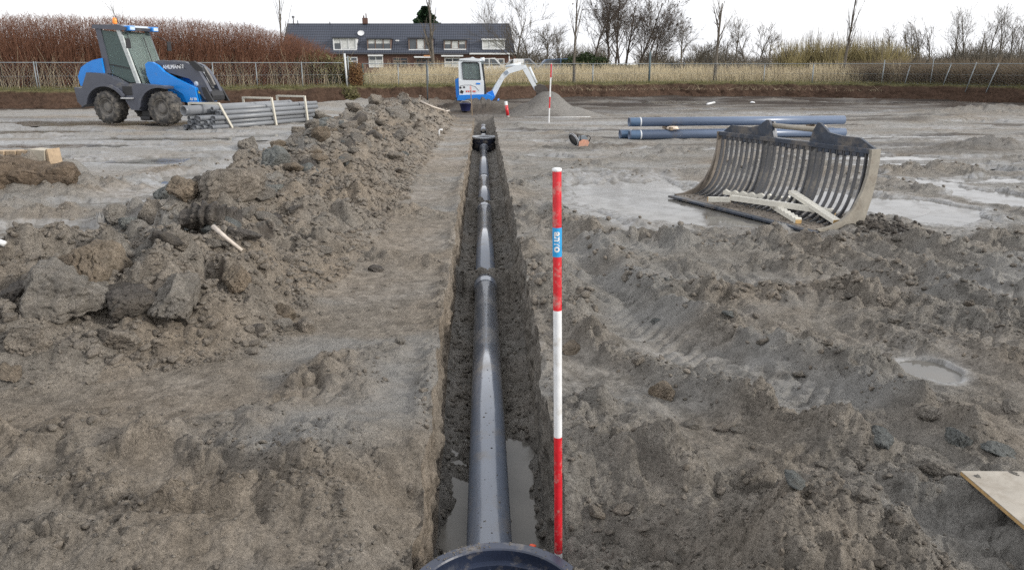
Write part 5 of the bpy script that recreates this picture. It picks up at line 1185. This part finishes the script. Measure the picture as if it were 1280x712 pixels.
def win(x0, x1, y0, y1, n, kinds='d', frame=HW, low=None):
    h, a = inhouse((x0+x1)/2); X0, X1, Z0, Z1 = hx(x0)-a, hx(x1)-a, hz(y1), hz(y0); t = empty('window', (0, 0, 0)); t.parent = h
    for xx in np.linspace(X0, X1, n+1): MB().box((xx, -.03, (Z0+Z1)/2), (.10, .08, Z1-Z0)).build('frame_post', frame, t)
    for zz in (Z0, Z0+(Z1-Z0)*.6, Z1): MB().box(((X0+X1)/2, -.032, zz), (X1-X0+.1, .08, .10)).build('frame_rail', frame, t)
    for i in range(n):
        xa = X0 + (X1-X0)*(i+.5)/n; wd = (X1-X0)/n-.1
        MB().box((xa, -.01, Z0+(Z1-Z0)*.8), (wd, .02, (Z1-Z0)*.38)).build('pane', HGL, t); MB().box((xa, -.01, Z0+(Z1-Z0)*.3), (wd, .02, (Z1-Z0)*.55)).build('pane', CURT if kinds == 'c' else HGL, t)
win(461, 478, 70, 84, 2, 'c'); win(491, 509, 72.5, 82, 2, 'd', HBR); win(615.5, 630, 74, 92, 2, 'c'); win(370, 388, 72, 84, 2); win(430, 446, 72, 84, 2); win(520, 541, 74, 84, 3, 'd', HBR); win(556, 575, 73, 84, 2, 'c')
def awn(x0, x1, y, c, nm):
    h, a = inhouse((x0+x1)/2); X0, X1, Z = hx(x0)-a, hx(x1)-a, hz(y); MB().prism([(X0, Z), (X1, Z), (X1, Z+.18), (X0, Z+.18)], -.5, -.02).build(nm, c, h)
awn(460.5, 479, 70.5, HW, 'awning'); awn(518, 541, 72.5, HW, 'awning'); awn(530, 538, 71, plain('orange_cloth', (.5, .25, .12), .7), 'awning_end'); awn(552, 579, 71, HW, 'awning')
h, a = houses[1]; xx = hx(452)-a
chm = MB().box((xx, 3.5, rz1+.45), (.62, .6, .7)).build('chimney', BRKM, h); MB().tube([(xx-.15, 3.5, rz1+.8), (xx-.15, 3.5, rz1+1.1)], .09, 8).build('chimney_pot', plain('clay_pot', (.12, .09, .08), .8), chm); MB().tube([(xx+.15, 3.5, rz1+.8), (xx+.15, 3.5, rz1+1.35)], .07, 8).build('chimney_pot', bpy.data.materials['clay_pot'], chm)
h, a = houses[0]; 
for px, hh_ in ((360.5, 1.0), (366, .5), (407, .35)): MB().tube([(hx(px)-a, 3.4, rz1+.0), (hx(px)-a, 3.4, rz1+hh_)], .07, 8).build('flue', plain('flue_metal', (.12, .12, .13), .6), h)
MB().lathe([(.18, 0), (.18, .22), (.1, .25)], 8, Matrix.Translation((hx(360.5)-a, 3.4, rz1+.8))).build('flue_cowl', bpy.data.materials['flue_metal'], h)
MB().lathe([(.001, .04), (.25, .0), (.42, .08)], 18, Matrix.Translation((hx(449)-a, 1.9, hz(41))) @ Matrix.Diagonal((1, 1, .8, 1)) @ Matrix.Rotation(1.2, 4, 'X')).build('satellite_dish', HW, h)
h, a = houses[1]; MB().box((hx(495.5)-a, 1.25, hz(50.8)), (.45, .1, .2)).build('roof_light', HW, h)
# things between the fence and the houses
p = PD(648, 79, 60); s = mpp(60); o = empty('white_cabinet', (p.x, p.y, .72), -YAW, label='white box van body seen above the arm of the mini excavator', cat='trailer')
MB().box((0, 0, PD(648, 78.2, 60).z-.72), (12.5*s, 1.6, 8.2*s)).build('box_body', HW, o, .04); MB().box((-.2, 0, .35), (.8, 1.2, .3)).build('chassis', BLACK, o); 
for y in (-.8, .8): MB().lathe([(.001, .05), (.28, .05), (.28, -.05), (.001, -.05)], 16, Matrix.Translation((0, y, .28)) @ Matrix.Rotation(math.pi/2, 4, 'X')).build('wheel', RUB, o)
def car(px, py, D, ln, paint, label, ang=0.0, nm='parked_car'):
    p = PD(px, py, D); o = empty(nm, (p.x, p.y, .74), ang, label=label, cat='car'); 
    MB().prism([(-ln/2, .3), (-ln/2, .75), (-ln*.42, .85), (-ln*.30, 1.38), (ln*.12, 1.45), (ln*.28, .95), (ln*.47, .85), (ln/2, .6), (ln/2, .3)], -.8, .8).build('body', paint, o, .08)
    MB().prism([(-ln*.37, .9), (-ln*.28, 1.32), (-ln*.02, 1.38), (-ln*.02, .9)], -.815, .815).build('side_window', HGL, o); MB().prism([(.02, .9), (.02, 1.38), (ln*.11, 1.37), (ln*.24, .93)], -.815, .815).build('side_window', HGL, o)
    for x in (-ln*.31, ln*.31):
        for y in (-.78, .78): MB().lathe([(.001, .08), (.31, .08), (.31, -.08), (.001, -.08)], 18, Matrix.Translation((x, y, .31)) @ Matrix.Rotation(math.pi/2, 4, 'X')).build('wheel', RUB, o)
    return o
car(700, 88, 62, 3.9, plain('car_blue', (.10, .16, .26), .3), 'grey blue car parked behind the reeds right of the excavator arm')
p = PD(700, 80.3, 62)
car(612, 90, 58, 3.2, HW, 'white car partly hidden behind the cab of the mini excavator')
car(655, 93, 64, 3.6, plain('car_silver', (.45, .46, .48), .3), 'silver car behind the reeds under the excavator arm')

# ================================================================== FENCES
GALV = plain('galvanised_steel', (.24, .27, .285), .5, .15, 6, metal=.3); GREENP = plain('green_post', (.04, .09, .08), .6); DKP = plain('dark_green_grey_post', (.075, .105, .115), .6)
def fence(line, x0, x1, h, back, posts, label, wire=.0022):
    """line: photo x -> ground point a little behind the lip of the bank"""
    t = empty('wire_fence', (0, 0, 0), label=label, cat='fence')
    n = 60; pts = [(x, banky(x)+back, BH) for x in np.linspace(x0, x1, n)]
    MB().tube([(x, y, z+h) for x, y, z in pts], .018, 6).build('top_rail', GALV, t); MB().tube([(x, y, z+.04) for x, y, z in pts], .006, 4).build('tension_wire', GALV, t); MB().tube([(x, y, z+h*.5) for x, y, z in pts], .005, 4).build('tension_wire', GALV, t)
    # chain link
    m = int((x1-x0)/.13); xs = np.linspace(x0, x1, m); P0 = []
    for sg in (-1, 1):
        xe = np.clip(xs + sg*h*.9, x0, x1); q = np.zeros((m, 4, 3))
        for k in range(4):
            f_ = k/3*np.abs(xe-xs)/(h*.9)*1.0; xx = xs + (xe-xs)*k/3; q[:, k, 0] = xx; q[:, k, 1] = np.interp(xx, [p[0] for p in pts], [p[1] for p in pts]) + sg*.002; q[:, k, 2] = BH + .03 + (h-.05)*np.abs(xx-xs)/(h*.9)
        P0.append(q)
    q = np.concatenate(P0); v, f = strands(q, np.full(q.shape[:2], wire)); tag(link('chain_link', mesh_np('chain_link', v, f, False), GALV, t), kind='stuff')
    for px, y0, y1, lean, r, mt in posts:
        # find where this sight line crosses the fence line
        best = min(np.linspace(x0-.5, x1+.5, 3000), key=lambda x: abs((x*_cy - (banky(x)+back)*_sy)/((banky(x)+back)*_cy + x*_sy) - (px-640)/FPX/_cp*1.0*( _cp*(1) + (356-(y0+y1)/2)/FPX*_sp)**-1*_cp))
        Y = banky(best)+back; D = Y*_cy + best*_sy; top = PD(px, y0, D).z; MB().tube([(best-lean, Y-.03, BH-.3), (best, Y-.03, top)], r*.8, 8).build('post', mt, t)
def bankx(px, py=100):
    xs = np.linspace(BANK[0].x, BANK[-1].x, 6000); Y = np.interp(xs, bx, by)+.6; u = (px-640)/FPX; r = ray(px, py)
    return float(xs[np.argmin(np.abs(xs/Y - r[0]/r[1]))])
fence(0, bankx(-160), bankx(430), 1.10, .45, [(45, 77, 112, 0, .03, GALV), (138-90, 77, 112, 0, .02, GALV), (267, 78, 112, 0, .03, GALV), (321, 78, 112, 0, .026, GALV), (378, 77.5, 112, 0, .03, GALV), (432, 67, 115, -.06, .06, plain('pale_post', (.55, .57, .58), .5)), (436, 70, 114, 0, .035, GALV), (-100, 77, 112, 0, .03, GALV), (180, 77, 112, 0, .03, GALV)], 'chain link fence with thin steel posts before the brown thicket on the left')
fence(0, bankx(454), bankx(1420), 1.06, .5, [(454, 80, 107, 0, .035, GREENP), (498, 81, 107, 0, .028, GALV), (535, 82, 107, 0, .028, GALV), (578, 82, 107, 0, .028, GALV), (690, 80, 104, 0, .028, GALV), (741, 81, 104, 0, .04, GALV), (812, 65, 103, 0, .075, DKP), (955, 81, 103, 0, .03, GALV), (1016, 81, 103, 0, .045, GALV), (1104, 75, 103, .03, .03, GALV), (1136, 82, 105, .22, .026, GALV), (1187, 79, 108, .35, .028, GALV), (1218, 78, 110, .35, .028, GALV), (1246, 79, 112, .42, .03, GALV), (1165, 74, 100, .0, .02, GALV), (1310, 79, 112, .3, .028, GALV)], 'long chain link fence with some leaning posts on top of the far bank')

# ================================================================== PLANTS
def veg(name, c1, c2, scale=3, rough=.85):
    m, t, b = nodes(name); co = N(t, 'ShaderNodeTexCoord').outputs['Object']; c = mixc(t, noise_node(t, co, scale, 4, .7), c1, c2)
    t.links.new(mixc(t, 1.0, c, ramp(t, noise_node(t, co, scale*6, 3), [(.3, .6), (.7, 1.45)]), 'MULTIPLY'), b.inputs['Base Color']); b.inputs['Roughness'].default_value = rough; b.inputs['Specular IOR Level'].default_value = .15; return m
TWIG = veg('red_brown_twigs', (.10, .045, .030), (.24, .125, .080), 1.2); TWIG_PALE = veg('pale_dead_stems', (.30, .25, .17), (.45, .38, .27), 3); REED = veg('dry_reeds', (.38, .31, .19), (.62, .54, .38), 1.5)
BARK = veg('grey_bark', (.085, .075, .064), (.16, .14, .115), 3); BARK_D = veg('dark_bark', (.06, .05, .044), (.115, .095, .08), 3); WILLOW = veg('yellow_willow_twigs', (.22, .18, .085), (.34, .29, .15), .7); IVY = veg('dark_leaves', (.012, .022, .010), (.045, .065, .025), 1.5)  # grey bark is lightened to paint haze into the far trees
OLIVE = veg('olive_twigs', (.09, .09, .04), (.20, .18, .09), 1.5); GRASS = veg('winter_grass', (.07, .085, .03), (.24, .21, .10), 2); FAR = veg('far_scrub', (.11, .10, .085), (.19, .17, .14), .5); ORUST = veg('rusty_leaves', (.13, .075, .035), (.22, .13, .06), 2)
def stems(n, xs, ys, z0, hfun, rad, lean=.15, k=4, curl=.15, seed=0, rt=.25):
    x = xs(n); y = ys(x, n); h = hfun(x, y)*RNG.uniform(.55, 1.05, n); a = RNG.uniform(0, 6.28, n); l = np.abs(RNG.normal(0, lean, n))
    T = np.linspace(0, 1, k)[None]; ca, sa = np.cos(a)[:, None], np.sin(a)[:, None]; q = RNG.normal(0, curl, (n, 1))
    X = x[:, None] + h[:, None]*(l[:, None]*T*ca + q*T*T*sa); Y = y[:, None] + h[:, None]*(l[:, None]*T*sa - q*T*T*ca)*.6; Z = z0 + h[:, None]*T*(1-.15*np.abs(q)*T)
    r = rad*(1-T*(1-rt))*RNG.uniform(.6, 1.3, (n, 1)); return np.stack([X, Y, Z], -1), r
def U(a, b): return lambda n: RNG.uniform(a, b, n)
def onbank(lo, hi, pw=1.0): return lambda x, n: np.interp(x, bx, by) + lo + (hi-lo)*RNG.random(n)**pw
def stuff(name, sets, mat, kind='stuff', **k):
    v, f = joinvf([strands(*s) for s in sets]); o = link(name, mesh_np(name, v, f, True), mat); return tag(o, kind=kind, **k)
# brown thicket behind the left fence
xa, xb = bankx(-160), bankx(428)
HT = [(bankx(-160), 2.9), (bankx(0), 2.95), (bankx(60), 3.05), (bankx(200), 2.95), (bankx(300), 2.75), (bankx(345), 2.4), (bankx(385), 1.9), (bankx(415), 1.2), (bankx(430), .6)]
hth = lambda x, y: np.interp(x, [p[0] for p in HT], [p[1] for p in HT])*(1 + .11*fbm(x*.7, y*.7, 3, 130))
sets = [stems(15000, U(xa, xb), onbank(1.0, 4.6), BH, hth, .010, .22, 4, .22)]
# fine twig haze in the upper two thirds
n = 22000; x = RNG.uniform(xa, xb, n); y = np.interp(x, bx, by) + RNG.uniform(1.0, 4.4, n); H = hth(x, y); z = BH + H*RNG.uniform(.30, .97, n)
a = RNG.uniform(0, 6.28, n); el = RNG.uniform(.2, 1.4, n); ln = RNG.uniform(.2, .5, n); T = np.linspace(0, 1, 3)[None]
q = np.stack([x[:, None] + ln[:, None]*T*(np.cos(a)*np.cos(el))[:, None], y[:, None] + ln[:, None]*T*(np.sin(a)*np.cos(el))[:, None], np.minimum(z[:, None] + ln[:, None]*T*np.sin(el)[:, None], BH + H[:, None]*1.05)], -1)
sets.append((q, np.full((n, 3), .0055)*np.array([1, .8, .5])))
tag(stuff('twig_thicket', sets, TWIG), None)
stuff('dead_stems', [stems(700, U(xa, xb), onbank(.55, 1.4), BH, lambda x, y: 1.15+.8*RNG.random(len(x))**2, .011, .25, 4, .35)], TWIG_PALE)
# green-brown scrub where the thicket tails off, rusty shrub at the corner post
def leafy(name, c, rad, n, size, mat, label, cat, nst=40, smat=None, flat=1.0, shape=1.0, leafpart='foliage', stemr=.012):
    t = empty(name, c, label=label, cat=cat); u = RNG.normal(size=(n, 3)); u /= np.linalg.norm(u, axis=1, keepdims=True); rr_ = RNG.random(n)**(1/2.2)
    p = u*rr_[:, None]*np.array(rad); kz = 1 + .25*perlin3(u*2.5, 3); p *= kz[:, None]; p[:, 2] += rad[2]*.95; keep = (p[:, 2] > .02) & (perlin3(p*1.6/max(rad[0], .3)*1.5, 5) > -.28); p = p[keep]; n = len(p)
    a = RNG.normal(size=(n, 3)); a /= np.linalg.norm(a, axis=1, keepdims=True); b_ = np.cross(a, RNG.normal(size=(n, 3))); b_ /= np.linalg.norm(b_, axis=1, keepdims=True); s_ = size*RNG.uniform(.5, 1.3, (n, 1))
    V = np.stack([p - a*s_, p + b_*s_*.45, p + a*s_, p - b_*s_*.45], 1).reshape(-1, 3); F = np.arange(n*4).reshape(-1, 4); tag(link(leafpart, mesh_np(leafpart, V, F, False), mat, t), kind='stuff')
    m = nst; T = np.linspace(0, 1, 4)[None]; e = u[:m]*np.array(rad)*.9; e[:, 2] = np.abs(e[:, 2]) + rad[2]*.8
    q = np.stack([e[:, :1]*T**1.2, e[:, 1:2]*T**1.2, e[:, 2:3]*T], -1); v, f = strands(q, np.full((m, 4), stemr)*np.array([1.3, 1, .7, .4])); tag(link('branches', mesh_np('branches', v, f), smat or BARK, t), kind='stuff'); return t
def at_bank(px, back): x = bankx(px); return (x, banky(x)+back, BH-.02)
c = at_bank(392, 1.9); leafy('green_scrub', c, (1.9, 1.0, .85), 9000, .06, OLIVE, 'olive green scrub at the right end of the brown thicket', 'shrub', 300, TWIG)
c = at_bank(418, 1.6); leafy('low_scrub', c, (.9, .8, .55), 3000, .05, OLIVE, 'low olive scrub just left of the pale corner post', 'shrub', 150, TWIG)
c = at_bank(446, .7); leafy('rusty_shrub', (c[0], c[1]-.35, c[2]-.45), (.42, .4, .85), 3500, .045, ORUST, 'narrow rusty orange shrub right of the pale corner post', 'shrub', 120, TWIG)
c = at_bank(440, .3); leafy('bank_shrub', (c[0], c[1]-.6, .1), (.5, .4, .35), 1500, .05, OLIVE, 'small dry shrub hanging over the bank below the corner post', 'shrub', 80, TWIG_PALE)
# reeds behind the right fence
xr0, xr1 = bankx(456), bankx(1135)
stuff('dry_reeds', [stems(15000, U(xr0, xr1), onbank(.9, 9, 1.3), BH-.02, lambda x, y: 1.02+.6*fbm(x*.6, y*.4, 3, 131), .011, .16, 3, .3)], REED)
stuff('bramble_band', [stems(8000, U(bankx(1080), bankx(1440)), onbank(.7, 5), BH, lambda x, y: 1.25+.35*fbm(x*.7, y*.5, 2, 132)+.012*np.clip(x-20, 0, 20), .010, .35, 4, .5), stems(3000, U(bankx(900), bankx(1440)), onbank(2, 6), BH, lambda x, y: .9+.3*RNG.random(len(x)), .010, .4, 4, .6)], veg('bramble', (.10, .075, .055), (.22, .175, .12), 1.2))
stuff('bank_grass', [stems(16000, U(bankx(-160), bankx(1440)), onbank(-.1, .9), BH-.02, lambda x, y: .10+.16*RNG.random(len(x)), .006, .5, 3, .5)], GRASS)
# roots hanging out of the cut face
stuff('roots', [stems(300, U(bankx(700), bankx(1100)), onbank(-.42, -.15), .35, lambda x, y: .15+.3*RNG.random(len(x))**2, .008, 1.2, 4, 1.2)], TWIG_PALE)

def tree(name, px, py_top, D, label, spread=.35, seed=0, levels=4, kids=4, bark=BARK, r0=None, base=None, wig=.12, up=.6, crown='crown', twigs=1.0, lean=0, first=.25, group=None, dots=0, thin=.0045):
    """bare tree: trunk plus a crown of forked, tapering branches"""
    r = random.Random(seed); tp = PD(px, py_top, D); H = tp.z - BH; x0, y0 = PD(px, 80, D).x, PD(px, 80, D).y
    t = empty(name, (x0, y0, BH-.05), label=label, cat='tree', group=group); r0 = r0 or H*.016
    K = 4; P_, R_ = [], []
    def grow(p, d, L, rad, lv):
        pts = [p]; q = p.copy(); dd = d.copy()
        for i in range(K-1):
            dd = (dd + Vector((r.gauss(0, wig), r.gauss(0, wig), r.gauss(0, wig)*.5 + (.06*up if lv else 0)))).normalized(); q = q + dd*L/(K-1); pts.append(q.copy())
        rs_ = [max(rad*(1-.72*i/(K-1)), thin*.5) for i in range(K)]
        (TR if lv == 0 else BR).append((pts, rs_))
        if lv >= levels: return
        n = kids + (3 if lv == 0 else 0)
        if lv == 0: n = int(n*twigs*1.6)
        for j in range(n):
            f_ = r.uniform(first if lv == 0 else .2, .98); i = min(int(f_*(K-1)), K-2); s = pts[i].lerp(pts[i+1], f_*(K-1)-i)
            az = r.uniform(0, 6.28); sp_ = r.uniform(.6, 1.3)*(spread*2.0 if lv == 0 else .75)
            ax_ = (pts[i+1]-pts[i]).normalized(); o = ax_.orthogonal().normalized(); o = Matrix.Rotation(az, 3, ax_) @ o
            d2 = (ax_ + o*sp_ + Vector((0, 0, .25*up))).normalized()
            grow(s, d2, L*r.uniform(.30, .55)*(1.15-.5*f_ if lv == 0 else 1)*(.8 + spread), max(rad*(1-.7*f_)*.5, thin), lv+1)
    TR, BR = [], []
    grow(Vector((0, 0, 0)), Vector((lean, 0, 1)).normalized(), H, r0, 0)
    def bake(lst, nm, sides):
        q = np.array([[p[:] for p in a] for a, b in lst]); rr_ = np.array([b for a, b in lst]); v, f = strands(q, rr_, sides); o = link(nm, mesh_np(nm, v, f), bark, t); return o
    bake(TR, 'trunk', 8); cr_ = bake(BR, crown, 3)
    if dots:
        e = np.array([a[-1][:] for a, b in BR]); e = e[RNG.random(len(e)) < dots]; n = len(e); a = RNG.normal(size=(n, 3))*.055; b_ = RNG.normal(size=(n, 3))*.04
        V = np.stack([e-a, e+b_, e+a, e-b_], 1).reshape(-1, 3); tag(link('catkins', mesh_np('catkins', V, np.arange(n*4).reshape(-1, 4), False), bark, t), kind='stuff')
    return t
# the alder group behind the reeds, centre
AL = 'alders in the clump behind the reeds'
for i, (px, top, D, lb, sp_, ln_) in enumerate(((757, 2, 62, 'tall alder on the left of the dark clump', .42, -.04), (768, -6, 66, 'alder with the thickest trunk in the middle of the dark clump', .40, .02), (781, 6, 63, 'slender alder right of the thickest trunk', .3, .05), (793, -2, 65, 'tall alder at the right of the dark clump leaning right', .34, .10), (745, 22, 60, 'shorter alder at the left edge of the dark clump', .5, -.10), (820, 52, 63, 'lowest spreading alder furthest right in the dark clump', .9, .25), (806, 36, 62, 'low spreading alder at the right edge of the dark clump', .7, .15), (775, 30, 61, 'short alder in front of the dark clump', .5, 0))):
    tree('alder_tree', px, top, D, lb, sp_, 20+i, 4, 5, BARK_D, group=AL, lean=ln_, dots=.05, first=.22, r0=.11, thin=.0075)
tree('young_tree', 718, -2, 45, 'single straight thin tree left of the dark alder clump', .16, 41, 2, 4, BARK, r0=.09, wig=.03, first=.4)
tree('young_tree', 895, 3, 46.6, 'thin tree with an upright forked crown between the clump and the willows', .22, 42, 2, 4, BARK, r0=.12, wig=.05, first=.35)
tree('young_tree', 1055, -6, 46, 'straight thin tree in front of the yellow willows', .14, 43, 2, 4, BARK, r0=.10, wig=.03, first=.35)
tree('young_tree', 542, 4, 46.5, 'straight thin tree standing before the middle row houses', .16, 44, 2, 6, BARK, r0=.13, wig=.03, first=.22)
tree('young_tree', 353, -14, 44, 'thin leafless tree above the tail of the thicket', .16, 45, 2, 6, BARK, r0=.06, wig=.05)
tree('young_tree', 158, 2, 42, 'thin twiggy sapling rising above the thicket behind the loader', .2, 46, 2, 5, BARK, r0=.03, first=.6)
tree('small_tree', 853, 45, 90, 'small round bare tree alone on the far field', .5, 47, 3, 6, BARK, first=.35, r0=.15, thin=.012)
for i, (px, top, lb) in enumerate(((648, 22, 'pale bare tree beside the gable of the right end house'), (663, 44, 'bushy bare tree right of the row houses'), (682, 48, 'bare bushy tree behind the far ranging rod'), (700, 54, 'low bare tree left of the single thin tree'), (616, 26, 'bare tree crown showing above the roof ridge'))):
    tree('bare_tree', px, top, 85 if i < 4 else 112, lb, .6, 60+i, 3, 6, BARK, group='bare trees right of the houses', r0=.13, first=.15, thin=.013)
RT = 'row of bare trees along the far right'
for i, (px, top) in enumerate(((1150, 32), (1163, 40), (1192, 32), (1207, 18), (1222, 38), (1236, 24), (1248, 26), (1262, 30), (1275, 36), (1290, 30), (1132, 40), (1110, 44), (1144, 46))):
    nm_ = ['with a dense oval crown', 'slim and twiggy', 'at the left edge of the right hand group', 'tallest of the right hand group', 'short and dark', 'many stemmed', 'upright and narrow', 'with pale upper twigs', 'near the right edge of the view', 'past the right edge', 'above the yellow willows', 'low above the willows', 'ivy clad and dark'][i]
    tree('bare_tree', px, top, 82, 'bare tree %s on the far right skyline' % nm_, .26, 80+i, 3, 6, BARK, group=RT, r0=.10, first=.15, wig=.09, thin=.008)
for i, (px, top) in enumerate(((905, 52), (918, 38), (934, 48), (946, 42), (962, 52), (882, 56), (870, 62))):
    tree('bare_tree', px, top, 95, 'bare tree %s in the low far row left of the willows' % ['second tallest', 'tallest', 'short', 'broad', 'nearest the willows', 'low and left', 'lowest, furthest left'][i], .5, 110+i, 3, 5, BARK, group='low far row of bare trees', r0=.12, first=.12, thin=.013)
# yellow willow shrubs
for i, (px, top, rw) in enumerate(((985, 52, 3.0), (1012, 46, 3.2), (1038, 50, 3.0), (1066, 46, 3.0), (1092, 48, 3.0), (1116, 55, 2.6))):
    D = 72 + (i % 2)*2; p = PD(px, 80, D); H = PD(px, top, D).z-BH; n = 520; t = empty('willow_shrub', (p.x, p.y, BH), label='yellow twigged willow shrub, %s in the row along the far field' % ['first from the left', 'second from the left', 'third from the left', 'fourth from the left', 'fifth from the left', 'last on the right'][i], cat='shrub', group='yellow willow shrubs')
    s_ = stems(n, lambda n: RNG.normal(0, .5, n), lambda x, n: RNG.normal(0, .5, n), 0, lambda x, y: np.full(len(x), H), .017, .42, 4, .25); v, f = strands(*s_); link('twigs', mesh_np('twigs', v, f), WILLOW, t)
    s_ = stems(90, lambda n: RNG.normal(0, .4, n), lambda x, n: RNG.normal(0, .4, n), 0, lambda x, y: np.full(len(x), H*1.25), .03, .25, 4, .12); v, f = strands(*s_); link('stems', mesh_np('stems', v, f), BARK, t)
# dark evergreen bush at the foot of the clump, conifer behind the roof
p = PD(733, 80, 58); leafy('evergreen_bush', (p.x, p.y, BH), (1.9, 1.2, .95), 7000, .10, IVY, 'dark evergreen bush at the left foot of the alder clump', 'bush', 60)
p = PD(765, 80, 60); leafy('dark_undergrowth', (p.x, p.y, BH), (2.6, 1.2, .55), 5000, .10, veg('dark_scrub', (.03, .028, .02), (.08, .07, .05), 1), 'low dark undergrowth around the trunks of the alder clump', 'bush', 200)
p = PD(810, 80, 60); leafy('dark_undergrowth', (p.x, p.y, BH), (2.2, 1.0, .42), 3000, .09, bpy.data.materials['dark_scrub'], 'low dark undergrowth at the right end of the alder clump', 'bush', 120)
D = 118; p = PD(533, 80, D); t = empty('conifer_tree', (p.x, p.y, BH), label='dark green conifer rising behind the roof ridge of the houses', cat='tree')
Hc = PD(533, 8, D).z-BH; MB().tube([(0, 0, 0), (0, 0, Hc)], [.3, .04], 8).build('trunk', BARK_D, t)
n = 9000; hz_ = RNG.uniform(.35, 1, n); az = RNG.uniform(0, 6.28, n); lay = np.sin(hz_*60+az*1.0)*.18; rad = (1.03-hz_)*6.2*RNG.random(n)**.5*(1+lay+.25*np.sin(az*5+hz_*9)) + .1
p_ = np.stack([rad*np.cos(az), rad*np.sin(az), Hc*hz_ - rad*.12], -1); a = np.stack([np.cos(az), np.sin(az), RNG.normal(.1, .3, n)], -1); b_ = np.cross(a, RNG.normal(size=(n, 3))); b_ /= np.linalg.norm(b_, axis=1, keepdims=True)
V = np.stack([p_-a*.22, p_+b_*.09, p_+a*.22, p_-b_*.09], 1).reshape(-1, 3); link('crown', mesh_np('crown', V, np.arange(n*4).reshape(-1, 4), False), veg('conifer_needles', (.012, .03, .016), (.04, .075, .035), 1), t)
# far low scrub along the horizon
def farscrub(px0, px1, D, h0, h1, n, mat, seed):
    a, b_ = PD(px0, 80, D), PD(px1, 80, D); X = lambda m: RNG.uniform(0, 1, m)
    u = RNG.random(n); h = (h0 + (h1-h0)*np.clip(.5 + fbm(u*14, u*0+seed, 3, 140), 0, 1))
    x = a.x + (b_.x-a.x)*u; y = a.y + (b_.y-a.y)*u + RNG.uniform(-2, 2, n); q = stems(n, lambda m: x, lambda xx, m: y, BH-.1, lambda xx, yy: h, .045, .35, 3, .4); return q
stuff('far_treeline', [farscrub(430, 760, 130, 2.0, 5.0, 4500, FAR, 1), farscrub(800, 1500, 125, 1.8, 4.6, 10000, FAR, 2), farscrub(1110, 1500, 90, 1.6, 4.2, 7000, FAR, 3), farscrub(830, 1000, 98, .9, 2.0, 1200, FAR, 5)], FAR)
